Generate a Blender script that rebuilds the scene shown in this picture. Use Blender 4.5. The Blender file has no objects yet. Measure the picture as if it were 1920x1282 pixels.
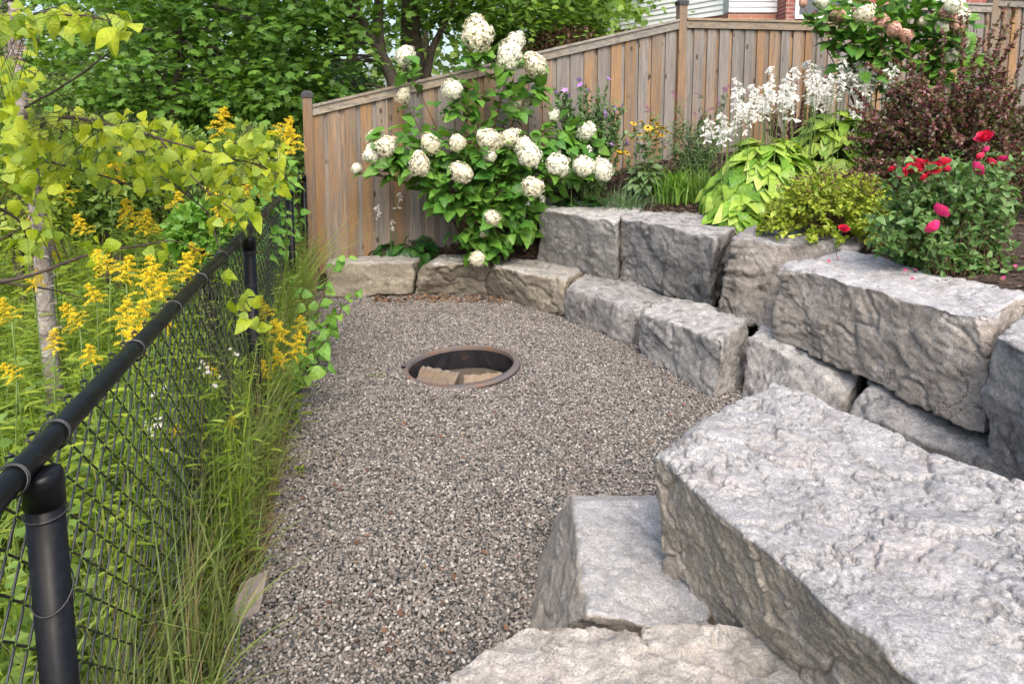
import bpy, math, random
import numpy as np
from mathutils import Vector, Matrix

R = random.Random(11)
rng = np.random.default_rng(11)
SC = bpy.context.scene
COL = SC.collection
rad = math.radians

# ------------------------------------------------------------------ camera
FPX = 1333.0                      # focal length in pixels of the 1920 px wide photograph
PITCH = rad(7.0)
CAM = np.array([0.0, 0.0, 1.85])
VPP = 213.0 + FPX * math.tan(PITCH)   # row of the optical axis; the photograph was taken with a shifted frame
cd = bpy.data.cameras.new('camera')
cd.sensor_width = 36.0
cd.lens = 36.0 * FPX / 1920.0
cd.shift_y = (VPP - 641.0) / 1920.0
cd.clip_start = 0.05
cd.clip_end = 2000.0
cam = bpy.data.objects.new('camera', cd)
cam.location = CAM
cam.rotation_euler = (math.pi / 2 - PITCH, 0, 0)
COL.objects.link(cam)
SC.camera = cam

# ------------------------------------------------------------------ sky and sun
SUN_EL, SUN_AZ = 50.0, 170.0       # azimuth clockwise from +Y (the viewing direction)
w = bpy.data.worlds.new('World')
SC.world = w
w.use_nodes = True
nt = w.node_tree
sky = nt.nodes.new('ShaderNodeTexSky')
sky.sky_type = 'NISHITA'
sky.sun_disc = False
sky.sun_elevation = rad(SUN_EL)
sky.sun_rotation = rad(SUN_AZ)
sky.air_density = 1.0
sky.dust_density = 5.0
sky.ozone_density = 1.0
bg = nt.nodes['Background']
bg.inputs['Strength'].default_value = 0.15
nt.links.new(sky.outputs[0], bg.inputs[0])
sl = bpy.data.lights.new('sun', 'SUN')
sl.energy = 0.75
sl.angle = rad(45.0)
sl.color = (1.0, 0.97, 0.92)
so = bpy.data.objects.new('sun', sl)
sd = Vector((math.sin(rad(SUN_AZ)) * math.cos(rad(SUN_EL)), math.cos(rad(SUN_AZ)) * math.cos(rad(SUN_EL)), math.sin(rad(SUN_EL))))
so.rotation_euler = sd.to_track_quat('Z', 'Y').to_euler()
so.location = (3, 3, 12)
COL.objects.link(so)
SC.view_settings.view_transform = 'Standard'
SC.view_settings.look = 'None'
SC.view_settings.gamma = 1.0
SC.view_settings.exposure = 1.45
SC.cycles.max_bounces = 6
SC.cycles.diffuse_bounces = 3
SC.cycles.transmission_bounces = 3
SC.cycles.adaptive_threshold = 0.03
SC.cycles.glossy_bounces = 2

# ------------------------------------------------------------------ measuring helpers
_c, _s = math.cos(PITCH), math.sin(PITCH)

def ray(u, v):
    x = (u - 960.0) / FPX
    y = -(v - VPP) / FPX
    return np.array([x, _c + y * _s, -_s + y * _c])

def at(u, v, Y):
    d = ray(u, v)
    return CAM + d * (Y / d[1])

def gz(u, v, z):
    d = ray(u, v)
    return CAM + d * ((z - CAM[2]) / d[2])

def nrm(a):
    a = np.asarray(a, float)
    return a / np.maximum(np.linalg.norm(a, axis=-1, keepdims=True), 1e-9)

# ------------------------------------------------------------------ noise in numpy
_perm = rng.permutation(4096).astype(np.int64)
_grad = nrm(rng.normal(size=(4096, 3)))
_rval = rng.random(4096)

def _hash(i, j, k):
    return _perm[(_perm[(_perm[i & 4095] + j) & 4095] + k) & 4095]

def pn(p):
    p = np.asarray(p, float)
    i = np.floor(p).astype(np.int64)
    f = p - i
    u = f * f * f * (f * (f * 6 - 15) + 10)
    r = np.zeros(len(p))
    for dx in (0, 1):
        for dy in (0, 1):
            for dz in (0, 1):
                g = _grad[_hash(i[:, 0] + dx, i[:, 1] + dy, i[:, 2] + dz)]
                d = (g * (f - np.array([dx, dy, dz]))).sum(1)
                wgt = (u[:, 0] if dx else 1 - u[:, 0]) * (u[:, 1] if dy else 1 - u[:, 1]) * (u[:, 2] if dz else 1 - u[:, 2])
                r += d * wgt
    return r

def fbm(p, o=4, lac=2.1, gain=0.5):
    p = np.asarray(p, float)
    a, t = 1.0, np.zeros(len(p))
    for q in range(o):
        t += a * pn(p + q * 17.3)
        p = p * lac
        a *= gain
    return t

def cells(p2):
    """2-D Voronoi: (id value, offset to the cell centre, distance difference to the border)."""
    i = np.floor(p2).astype(np.int64)
    best = np.full(len(p2), 9.0); second = np.full(len(p2), 9.0)
    val = np.zeros(len(p2)); off = np.zeros((len(p2), 2))
    for dx in (-1, 0, 1):
        for dy in (-1, 0, 1):
            a, b = i[:, 0] + dx, i[:, 1] + dy
            h = _hash(a, b, 3)
            c = np.stack([a + _rval[h], b + _rval[(h + 911) & 4095]], 1)
            d = p2 - c
            q = np.sqrt((d * d).sum(1))
            m = q < best
            second = np.where(m, best, np.minimum(second, q))
            val = np.where(m, _rval[(h + 1777) & 4095], val)
            off = np.where(m[:, None], d, off)
            best = np.where(m, q, best)
    return val, off, second - best

# ------------------------------------------------------------------ mesh helpers
def mesh_np(name, V, Fs, mat=None, smooth=True, attr=None, uv=None):
    me = bpy.data.meshes.new(name)
    V = np.ascontiguousarray(V, np.float32)
    Fs = [np.asarray(f, np.int32) for f in Fs if len(f)]
    me.vertices.add(len(V))
    me.vertices.foreach_set('co', V.ravel())
    if Fs:
        loops = np.concatenate([f.ravel() for f in Fs]).astype(np.int32)
        tot = np.concatenate([np.full(len(f), f.shape[1]) for f in Fs]).astype(np.int32)
        st = np.concatenate([[0], np.cumsum(tot)[:-1]]).astype(np.int32)
        me.loops.add(len(loops))
        me.loops.foreach_set('vertex_index', loops)
        me.polygons.add(len(tot))
        me.polygons.foreach_set('loop_start', st)
        me.update(calc_edges=True)
        me.polygons.foreach_set('use_smooth', np.full(len(tot), smooth))
        if uv is not None:
            l = me.uv_layers.new(name='UVMap')
            l.data.foreach_set('uv', np.asarray(uv, np.float32)[loops].ravel())
    if attr:
        for k, a in attr.items():
            t = me.attributes.new(k, 'FLOAT', 'POINT')
            t.data.foreach_set('value', np.ascontiguousarray(a, np.float32))
    if mat is not None:
        me.materials.append(mat)
    me.update()
    return me

class MB:
    """collects geometry, then links it as one mesh object"""
    def __init__(s):
        s.V = []; s.F = {3: [], 4: []}; s.r = []; s.uv = []; s.n = 0
    def add(s, V, F3=None, F4=None, rnd=0.5, uv=None):
        V = np.asarray(V, float)
        for k, F in ((3, F3), (4, F4)):
            if F is not None and len(F):
                s.F[k].append(np.asarray(F, np.int64) + s.n)
        s.V.append(V)
        s.r.append(np.broadcast_to(np.asarray(rnd, float), (len(V),)))
        s.uv.append(np.zeros((len(V), 2)) if uv is None else uv)
        s.n += len(V)
        return s
    def box(s, a, b, rnd=0.5):
        a, b = np.asarray(a, float), np.asarray(b, float)
        V = np.array([[x, y, z] for x in (a[0], b[0]) for y in (a[1], b[1]) for z in (a[2], b[2])])
        F = [[0, 1, 3, 2], [4, 6, 7, 5], [0, 4, 5, 1], [2, 3, 7, 6], [0, 2, 6, 4], [1, 5, 7, 3]]
        return s.add(V, None, F, rnd)
    def hexa(s, P, rnd=0.5):
        """bottom 4 then top 4 corners, both anticlockwise seen from above"""
        F = [[3, 2, 1, 0], [4, 5, 6, 7], [0, 1, 5, 4], [1, 2, 6, 5], [2, 3, 7, 6], [3, 0, 4, 7]]
        return s.add(P, None, F, rnd)
    def tube(s, P, rad_, k=6, rnd=0.5, caps=True):
        P = np.asarray(P, float); n = len(P)
        rr = np.broadcast_to(np.asarray(rad_, float), (n,))
        T = np.gradient(P, axis=0) if n > 2 else np.repeat((P[1] - P[0])[None], n, 0)
        T = nrm(T)
        ref = np.array([0.0, 0, 1]) if abs(T[:, 2]).mean() < 0.8 else np.array([1.0, 0, 0])
        A = nrm(np.cross(T, ref)); B = np.cross(T, A)
        a = np.arange(k) * 2 * math.pi / k
        V = P[:, None] + rr[:, None, None] * (A[:, None] * np.cos(a)[None, :, None] + B[:, None] * np.sin(a)[None, :, None])
        V = V.reshape(-1, 3)
        i = np.arange(n - 1)[:, None] * k; j = np.arange(k)[None]; j2 = (j + 1) % k
        F = np.stack([i + j, i + k + j, i + k + j2, i + j2], -1).reshape(-1, 4)
        F3 = None
        if caps:
            V = np.concatenate([V, P[:1], P[-1:]])
            c0, c1 = n * k, n * k + 1
            q = np.arange(k); q2 = (q + 1) % k
            F3 = np.concatenate([np.stack([np.full(k, c0), q, q2], 1), np.stack([np.full(k, c1), (n - 1) * k + q2, (n - 1) * k + q], 1)])
        return s.add(V, F3, F, rnd)
    def scatter(s, tm, P, D, N, S, rnd, sx=None):
        """copies of a leaf template: P foot, D axis, N face normal, S length"""
        V, F3, F4, UV = tm
        P = np.asarray(P, float); n = len(P)
        if n == 0: return s
        fr = frames(D, N)
        S = np.broadcast_to(np.asarray(S, float), (n,))
        sx = S if sx is None else S * sx
        W = P[:, None] + fr[0][:, None] * (V[None, :, 0:1] * sx[:, None, None]) + fr[1][:, None] * (V[None, :, 1:2] * S[:, None, None]) + fr[2][:, None] * (V[None, :, 2:3] * S[:, None, None])
        o = (np.arange(n) * len(V))[:, None, None]
        f3 = (F3[None] + o).reshape(-1, 3) if len(F3) else None
        f4 = (F4[None] + o).reshape(-1, 4) if len(F4) else None
        return s.add(W.reshape(-1, 3), f3, f4, np.repeat(np.broadcast_to(np.asarray(rnd, float), (n,)), len(V)), np.tile(UV, (n, 1)))
    def arrays(s, org=None):
        V = np.concatenate(s.V)
        if org is not None: V = V - np.asarray(org)
        Fs = [np.concatenate(s.F[k]) for k in (3, 4) if s.F[k]]
        return V, Fs
    def mesh(s, name, mat, org=None, smooth=True):
        V, Fs = s.arrays(org)
        return mesh_np(name, V, Fs, mat, smooth, {'rnd': np.concatenate(s.r)}, np.concatenate(s.uv))
    def build(s, name, mat, parent=None, org=None, smooth=True, kind=None):
        return obj(name, s.mesh(name, mat, org, smooth), parent, org if parent is None else None, kind)

def frames(D, N):
    y = nrm(D); N = np.asarray(N, float)
    z = nrm(N - (N * y).sum(-1, keepdims=True) * y + 1e-6)
    x = np.cross(y, z)
    return x, y, z

def obj(name, me, parent=None, loc=None, kind=None, mat4=None):
    o = bpy.data.objects.new(name, me)
    COL.objects.link(o)
    if parent is not None: o.parent = parent
    if loc is not None: o.location = tuple(loc)
    if mat4 is not None: o.matrix_basis = mat4
    if kind: o['kind'] = kind
    return o

def thing(name, label, cat, loc=(0, 0, 0), group=None):
    o = bpy.data.objects.new(name, None)
    o.empty_display_size = 0.1
    COL.objects.link(o)
    o.location = tuple(loc)
    return tag(o, label, cat, group)

def tag(o, label, cat, group=None, kind=None):
    o['label'] = label
    if cat: o['category'] = cat
    if group: o['group'] = group
    if kind: o['kind'] = kind
    return o

def leaves(parent, org, name, mesh_, tm, mat, P, D, N, S, rnd, nparts=300, restname='foliage', sx=1.0):
    """the leaves nearest the camera as parts that share one mesh, the rest joined as one part"""
    P = np.asarray(P, float); D = nrm(D); N = np.asarray(N, float)
    S = np.broadcast_to(np.asarray(S, float), (len(P),)); rnd = np.broadcast_to(np.asarray(rnd, float), (len(P),))
    order = np.argsort(np.linalg.norm(P - CAM, axis=1) / S)
    a, b = order[:nparts], order[nparts:]
    x, y, z = frames(D, N)
    for i in a:
        q = P[i] - org
        M = Matrix(((x[i][0] * S[i] * sx, y[i][0] * S[i], z[i][0] * S[i], q[0]), (x[i][1] * S[i] * sx, y[i][1] * S[i], z[i][1] * S[i], q[1]), (x[i][2] * S[i] * sx, y[i][2] * S[i], z[i][2] * S[i], q[2]), (0, 0, 0, 1)))
        obj(name, mesh_[i % len(mesh_)] if isinstance(mesh_, list) else mesh_, parent, mat4=M)
    if len(b):
        MB().scatter(tm, P[b], D[b], N[b], S[b], rnd[b], sx).build(restname, mat, parent, org, kind='stuff')

# ------------------------------------------------------------------ leaf templates (foot at the origin, axis +Y, face +Z, length 1)
def leaf(rows, wid, fold=0.25, droop=0.15, cols=1, serr=0.0, ripple=0.0, neck=0.0):
    """wid(t): half width"""
    V = []; UV = []; F3 = []; F4 = []
    for r in range(rows + 1):
        t = r / rows
        y = neck + (1 - neck) * t
        zc = -droop * t * t
        for c in range(-cols, cols + 1):
            a = c / cols
            wv = max(wid(t), 0.004) * (1 + (serr * (1 if r % 2 else -1) if abs(c) == cols and 0 < r < rows else 0))
            V.append((a * wv, y - 0.1 * abs(a) * wv, zc + fold * abs(a) * wv + ripple * math.sin(a * 9 + 1.5) * wv))
            UV.append((a, t))
    n = 2 * cols + 1
    for r in range(rows):
        for c in range(2 * cols):
            q = r * n + c
            F4.append((q, q + 1, q + n + 1, q + n))
    return np.array(V), np.array(F3, int).reshape(-1, 3), np.array(F4), np.array(UV)

def wide(a, b, p=1.0):
    """bulging profile with its widest place at b and half width a"""
    def f(t):
        t = t ** p
        return a * (max(math.sin(math.pi * min(t, 1)), 0) ** 0.75) * (1.25 - b * t)
    return f

T_ovate = leaf(4, wide(0.32, 0.5, 0.75), 0.3, 0.2)
T_birch = leaf(8, lambda t: 0.40 * max(math.sin(math.pi * t ** 0.68), 0) ** 0.72 * (1.15 - 0.4 * t), 0.16, 0.22, 1, 0.035, neck=0.12)
def variants(fn, mat, n=4, seed=0):
    """a few leaf meshes of one kind that curl and twist differently"""
    rg = np.random.default_rng(seed); out = []
    for q in range(n):
        V, F3, F4, UV = fn(rg.uniform(.05, .5), rg.uniform(-.05, .75))
        V = V.copy()
        tw = rg.uniform(-.5, .5) * V[:, 1]
        x, z = V[:, 0].copy(), V[:, 2].copy()
        V[:, 0] = x * np.cos(tw) - z * np.sin(tw) + rg.uniform(-.12, .12) * V[:, 1] ** 2
        V[:, 2] = x * np.sin(tw) + z * np.cos(tw) + .03 * np.sin(V[:, 1] * 7 + q) * np.sign(x)
        out.append(mesh_np('leaf', V, [F4], mat, True, {'rnd': np.zeros(len(V))}, UV))
    return out
F_birch = lambda fo, dr: leaf(8, lambda t: 0.38 * max(math.sin(math.pi * t ** 0.68), 0) ** 0.72 * (1.15 - 0.4 * t), fo, dr, 1, 0.035, neck=0.12)
F_hyd = lambda fo, dr: leaf(6, wide(0.33, 0.5, 0.75), fo, dr, 1, 0.04, neck=0.08)
F_hosta = lambda fo, dr: leaf(8, lambda t: 0.38 * max(math.sin(math.pi * t ** 0.72), 0) ** 0.62 * (1.12 - 0.3 * t), fo + .1, dr + .15, 2, 0.0, 0.10, neck=0.12)
F_ovate = lambda fo, dr: leaf(4, wide(0.32, 0.5, 0.75), fo, dr)
T_hyd = leaf(6, wide(0.33, 0.5, 0.75), 0.3, 0.25, 1, 0.04, neck=0.08)
T_hosta = leaf(8, lambda t: 0.40 * max(math.sin(math.pi * t ** 0.72), 0) ** 0.62 * (1.12 - 0.3 * t), 0.32, 0.75, 2, 0.0, 0.10, neck=0.12)
T_small = leaf(2, wide(0.34, 0.45), 0.3, 0.1)
T_lance = leaf(3, wide(0.10, 0.5, 0.8), 0.4, 0.3)
T_far = leaf(2, wide(0.42, 0.45), 0.2, 0.1)

T_tiny = (np.array([(0, 0, 0), (.34, .45, .12), (0, 1, -.05), (-.34, .45, .12)]), np.zeros((0, 3), int), np.array([(0, 1, 2, 3)]), np.array([(0, 0), (1, .45), (0, 1), (-1, .45)]))
T_lance2 = leaf(2, wide(0.12, 0.5, 0.8), 0.4, 0.3)

def maple():
    pts = [(0, 0), (.22, .02), (.42, -.06), (.36, .16), (.62, .34), (.44, .40), (.56, .70), (.26, .60), (.14, .74), (0, 1.0)]
    out = pts + [(-x, y) for x, y in reversed(pts[1:-1])]
    V = [(0, .32, 0.03)] + [(x, y, -.18 * (abs(x) ** 1.4) - .08 * max(y - .4, 0)) for x, y in out]
    n = len(out)
    F3 = [(0, 1 + i, 1 + (i + 1) % n) for i in range(n)]
    UV = [(0, .3)] + [(x, y) for x, y in out]
    return np.array(V), np.array(F3), np.zeros((0, 4), int), np.array(UV)
T_maple = maple()

def blades(mb, P, az, h, wd, bend, rnd, rows=5):
    """grass blades: strips that rise and bow over towards azimuth az"""
    P = np.asarray(P, float); n = len(P)
    bc = lambda a: np.broadcast_to(np.asarray(a, float), (n,))
    az, h, wd, bend, rnd = map(bc, (az, h, wd, bend, rnd))
    t = np.linspace(0, 1, rows + 1)[None]
    out = bend[:, None] * h[:, None] * t ** 2
    up = h[:, None] * (t - 0.32 * bend[:, None] ** 1.5 * t ** 3)
    dx, dy = np.cos(az)[:, None], np.sin(az)[:, None]
    C = np.stack([P[:, 0:1] + dx * out, P[:, 1:2] + dy * out, P[:, 2:3] + up], -1)
    hw = wd[:, None] * 0.5 * (1 - t ** 2.2) + 0.0004
    side = np.stack([-dy * hw, dx * hw, 0.3 * hw], -1)
    V = np.stack([C - side, C + side], 2).reshape(n, -1, 3)
    q = np.arange(rows) * 2
    F = np.stack([q, q + 1, q + 3, q + 2], 1)
    F = (F[None] + (np.arange(n) * (2 * (rows + 1)))[:, None, None]).reshape(-1, 4)
    uv = np.tile(np.stack([np.tile([-1, 1], rows + 1), np.repeat(np.linspace(0, 1, rows + 1), 2)], 1), (n, 1))
    mb.add(V.reshape(-1, 3), None, F, np.repeat(rnd, 2 * (rows + 1)), uv)

def curve(pts, n=8):
    """Catmull-Rom through the points"""
    P = np.asarray(pts, float)
    if len(P) == 2: return P[0] + (P[1] - P[0]) * np.linspace(0, 1, n + 1)[:, None]
    Q = np.concatenate([[2 * P[0] - P[1]], P, [2 * P[-1] - P[-2]]])
    out = []
    for i in range(len(P) - 1):
        a, b, c, d = Q[i:i + 4]
        for t in np.linspace(0, 1, n, endpoint=False):
            out.append(0.5 * ((2 * b) + (c - a) * t + (2 * a - 5 * b + 4 * c - d) * t * t + (3 * b - a - 3 * c + d) * t ** 3))
    out.append(P[-1])
    return np.array(out)

# ------------------------------------------------------------------ materials
def newmat(name):
    m = bpy.data.materials.new(name)
    m.use_nodes = True
    n = m.node_tree.nodes
    return m, m.node_tree, n['Principled BSDF'], n['Material Output']

class NT:
    def __init__(s, t): s.t = t
    def n(s, ty, **kw):
        q = s.t.nodes.new(ty)
        for k, v in kw.items():
            if k.startswith('i_'):
                q.inputs[k[2:].replace('_', ' ')].default_value = v
            else: setattr(q, k, v)
        return q
    def l(s, a, b): s.t.links.new(a, b)
    def ramp(s, fac, stops, interp='LINEAR'):
        q = s.t.nodes.new('ShaderNodeValToRGB')
        e = q.color_ramp.elements
        q.color_ramp.interpolation = interp
        while len(e) < len(stops): e.new(0.5)
        for el, (p, c) in zip(e, stops):
            el.position = p
            el.color = (*c, 1) if len(c) == 3 else c
        s.l(fac, q.inputs[0])
        return q.outputs[0]
    def math(s, op, a, b=None):
        q = s.t.nodes.new('ShaderNodeMath'); q.operation = op
        for i, x in enumerate((a, b)):
            if x is None: continue
            if isinstance(x, (int, float)): q.inputs[i].default_value = x
            else: s.l(x, q.inputs[i])
        return q.outputs[0]
    def mix(s, fac, a, b, blend='MIX'):
        q = s.t.nodes.new('ShaderNodeMix'); q.data_type = 'RGBA'; q.blend_type = blend
        for sock, x in ((q.inputs[0], fac), (q.inputs[6], a), (q.inputs[7], b)):
            if isinstance(x, (int, float)): sock.default_value = x
            elif isinstance(x, tuple): sock.default_value = (*x, 1)
            else: s.l(x, sock)
        return q.outputs[2]
    def noise(s, vec, scale, detail=4, rough=0.55, dist=0.0):
        q = s.n('ShaderNodeTexNoise')
        q.inputs['Scale'].default_value = scale; q.inputs['Detail'].default_value = detail
        q.inputs['Roughness'].default_value = rough; q.inputs['Distortion'].default_value = dist
        if vec is not None: s.l(vec, q.inputs['Vector'])
        return q.outputs[0]

def leafmat(name, cols, trans=0.3, rough=0.5, vein=0.0, vs=14.0, spec=0.35, tcol=None):
    """cols: colours from darkest to lightest; each leaf picks its own"""
    m, t, p, out = newmat(name)
    k = NT(t)
    a = k.n('ShaderNodeAttribute', attribute_name='rnd').outputs['Fac']
    o = k.n('ShaderNodeObjectInfo').outputs['Random']
    f = k.math('FRACT', k.math('ADD', a, o))
    st = [(i / max(len(cols) - 1, 1), c) for i, c in enumerate(cols)]
    c = k.ramp(f, st)
    geo = k.n('ShaderNodeNewGeometry')
    nz = k.noise(geo.outputs['Position'], 35.0, 3)
    c = k.mix(0.35, c, k.ramp(nz, [(0.3, (0.25, 0.25, 0.25)), (0.7, (0.75, 0.75, 0.75))]), 'OVERLAY')
    if vein:
        uv = k.n('ShaderNodeUVMap').outputs[0]
        sx = k.n('ShaderNodeSeparateXYZ'); k.l(uv, sx.inputs[0])
        ax = k.math('ABSOLUTE', sx.outputs[0])
        side = k.math('SINE', k.math('MULTIPLY', k.math('SUBTRACT', sx.outputs[1], k.math('MULTIPLY', ax, 0.28)), vs * math.pi))
        v1 = k.math('GREATER_THAN', side, 0.86)
        v2 = k.math('LESS_THAN', ax, 0.06)
        vv = k.math('MULTIPLY', k.math('MAXIMUM', v1, v2), vein)
        c = k.mix(vv, c, tuple(min(1, x * 1.9 + 0.02) for x in cols[-1]))
        bmp = k.n('ShaderNodeBump'); bmp.inputs['Strength'].default_value = 0.35; bmp.inputs['Distance'].default_value = 0.0015
        k.l(k.math('MULTIPLY', side, -1.0), bmp.inputs['Height']); k.l(bmp.outputs[0], p.inputs['Normal'])
    k.l(c, p.inputs['Base Color'])
    p.inputs['Roughness'].default_value = rough
    p.inputs['Specular IOR Level'].default_value = spec
    if trans > 0:
        tr = k.n('ShaderNodeBsdfTranslucent')
        tc = k.mix(1.0, c, tcol or (1.35, 1.3, 0.55), 'MULTIPLY')
        k.l(tc, tr.inputs[0])
        mx = k.n('ShaderNodeMixShader'); mx.inputs[0].default_value = trans
        k.l(p.outputs[0], mx.inputs[1]); k.l(tr.outputs[0], mx.inputs[2])
        k.l(mx.outputs[0], out.inputs[0])
    return m

def plain(name, col, rough=0.6, var=0.25, scale=20.0, bump=0.0, metallic=0.0, spec=0.4):
    m, t, p, out = newmat(name)
    k = NT(t)
    tc = k.n('ShaderNodeTexCoord').outputs['Object']
    nz = k.noise(tc, scale, 5, 0.6)
    lo = tuple(max(0, x * (1 - var)) for x in col); hi = tuple(min(1, x * (1 + var)) for x in col)
    k.l(k.ramp(nz, [(0.3, lo), (0.7, hi)]), p.inputs['Base Color'])
    p.inputs['Roughness'].default_value = rough
    p.inputs['Metallic'].default_value = metallic
    p.inputs['Specular IOR Level'].default_value = spec
    if bump:
        b = k.n('ShaderNodeBump'); b.inputs['Strength'].default_value = 0.6; b.inputs['Distance'].default_value = bump
        k.l(k.noise(tc, scale * 2.5, 6, 0.6), b.inputs['Height']); k.l(b.outputs[0], p.inputs['Normal'])
    return m

def rockmat(name, light, mid, tan, dark, streak=0.5, pink=0.0, fine=1.0, flaky=False, tanw=1.0):
    m, t, p, out = newmat(name)
    k = NT(t)
    tc = k.n('ShaderNodeTexCoord').outputs['Object']
    oi = k.n('ShaderNodeObjectInfo').outputs['Random']
    sh = k.n('ShaderNodeVectorMath', operation='ADD')
    cmb = k.n('ShaderNodeCombineXYZ')
    k.l(k.math('MULTIPLY', oi, 37.0), cmb.inputs[0]); k.l(k.math('MULTIPLY', oi, 19.0), cmb.inputs[1])
    k.l(tc, sh.inputs[0]); k.l(cmb.outputs[0], sh.inputs[1])
    vec = sh.outputs[0]
    n1 = k.noise(vec, 2.6, 6, 0.62, 0.6)
    n2 = k.noise(vec, 11.0, 7, 0.68, 0.3)
    n3 = k.noise(vec, 60.0, 5, 0.7)
    grey = k.ramp(n2, [(0.28, mid), (0.62, light)])
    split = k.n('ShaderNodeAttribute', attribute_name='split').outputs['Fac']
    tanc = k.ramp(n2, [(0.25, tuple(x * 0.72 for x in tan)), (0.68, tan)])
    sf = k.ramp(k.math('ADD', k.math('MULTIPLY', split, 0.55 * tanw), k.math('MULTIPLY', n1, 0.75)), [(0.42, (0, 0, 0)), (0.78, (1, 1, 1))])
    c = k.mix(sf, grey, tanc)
    # dark water stains that run down the stone, and lichen freckles
    mp = k.n('ShaderNodeMapping'); mp.inputs['Scale'].default_value = (9, 9, 1.6); k.l(vec, mp.inputs[0])
    st = k.noise(mp.outputs[0], 1.0, 5, 0.6)
    stf = k.ramp(st, [(0.52, (0, 0, 0)), (0.68, (streak, streak, streak))])
    c = k.mix(stf, c, dark)
    sp = k.ramp(n3, [(0.30, (0.45, 0.45, 0.45)), (0.5, (0.5, 0.5, 0.5)), (0.72, (0.78, 0.78, 0.78))])
    c = k.mix(0.75, c, sp, 'OVERLAY')
    gr = k.ramp(k.noise(vec, 150.0, 3, 0.8), [(0.34, (0.24, 0.24, 0.24)), (0.5, (0.5, 0.5, 0.5)), (0.66, (0.76, 0.76, 0.76))])
    c = k.mix(0.6, c, gr, 'OVERLAY')
    pit = k.ramp(k.noise(vec, 34.0, 6, 0.75, 0.8), [(0.30, (0.55, 0.55, 0.55)), (0.40, (0, 0, 0))])
    c = k.mix(pit, c, dark)
    wl = k.ramp(k.noise(vec, 5.0, 8, 0.75, 1.5), [(0.56, (0, 0, 0)), (0.7, (0.55, 0.55, 0.55))])
    c = k.mix(wl, c, tuple(min(1, x * 1.35) for x in light))
    for sc_, wd_l, colr, fac in ((1.7, 0.005, dark, 0.75), (4.3, 0.006, dark, 0.5), (3.1, 0.006, tuple(min(1, x * 1.5) for x in light), 0.45)):
        cn = k.noise(vec, sc_, 9, 0.62, 0.25)
        ln = k.math('LESS_THAN', k.math('ABSOLUTE', k.math('SUBTRACT', cn, 0.5)), wd_l)
        gate = k.ramp(k.noise(vec, sc_ * 2.2, 2), [(0.45, (0, 0, 0)), (0.6, (fac, fac, fac))])
        lm = k.n('ShaderNodeMix'); lm.data_type = 'RGBA'; lm.blend_type = 'MULTIPLY'; lm.inputs[0].default_value = 1.0
        k.l(ln, lm.inputs[6]); k.l(gate, lm.inputs[7])
        c = k.mix(lm.outputs[2], c, colr)
    if pink:
        pk = k.ramp(k.noise(vec, 3.3, 4, 0.6), [(0.52, (0, 0, 0)), (0.66, (pink, pink, pink))])
        c = k.mix(pk, c, (0.44, 0.34, 0.31))
    k.l(c, p.inputs['Base Color'])
    p.inputs['Roughness'].default_value = 0.88
    p.inputs['Specular IOR Level'].default_value = 0.25
    b1 = k.n('ShaderNodeBump'); b1.inputs['Strength'].default_value = 0.8; b1.inputs['Distance'].default_value = 0.011 * fine
    k.l(k.noise(vec, 36.0, 8, 0.75, 0.4), b1.inputs['Height'])
    if flaky:                                              # scaly relief of the bedding plane
        mp2 = k.n('ShaderNodeMapping'); mp2.inputs['Rotation'].default_value = (0, 0, rad(41)); mp2.inputs['Scale'].default_value = (1.3, 0.8, 1.0)
        wv = k.n('ShaderNodeVectorMath', operation='MULTIPLY_ADD')
        nn = k.n('ShaderNodeTexNoise'); nn.inputs['Scale'].default_value = 14.0; nn.inputs['Detail'].default_value = 4
        k.l(vec, nn.inputs['Vector']); k.l(nn.outputs['Color'], wv.inputs[0]); wv.inputs[1].default_value = (.05, .05, .05); k.l(vec, wv.inputs[2])
        k.l(wv.outputs[0], mp2.inputs[0])
        prev = b1
        for sc_, ds_ in ((30.0, 0.012),):
            vo = k.n('ShaderNodeTexVoronoi'); vo.feature = 'F1'; vo.inputs['Scale'].default_value = sc_; k.l(mp2.outputs[0], vo.inputs['Vector'])
            sepc = k.n('ShaderNodeSeparateColor'); k.l(vo.outputs['Color'], sepc.inputs[0])
            hgt_ = k.math('SUBTRACT', sepc.outputs[0], k.math('MULTIPLY', vo.outputs['Distance'], 0.35))
            bb = k.n('ShaderNodeBump'); bb.inputs['Strength'].default_value = 0.9; bb.inputs['Distance'].default_value = ds_ * .6
            k.l(hgt_, bb.inputs['Height']); k.l(prev.outputs[0], bb.inputs['Normal']); prev = bb
        b1 = prev
    b2 = k.n('ShaderNodeBump'); b2.inputs['Strength'].default_value = 0.6; b2.inputs['Distance'].default_value = 0.005 * fine
    k.l(k.noise(vec, 110.0, 4, 0.7), b2.inputs['Height']); k.l(b1.outputs[0], b2.inputs['Normal'])
    k.l(b2.outputs[0], p.inputs['Normal'])
    return m

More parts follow.
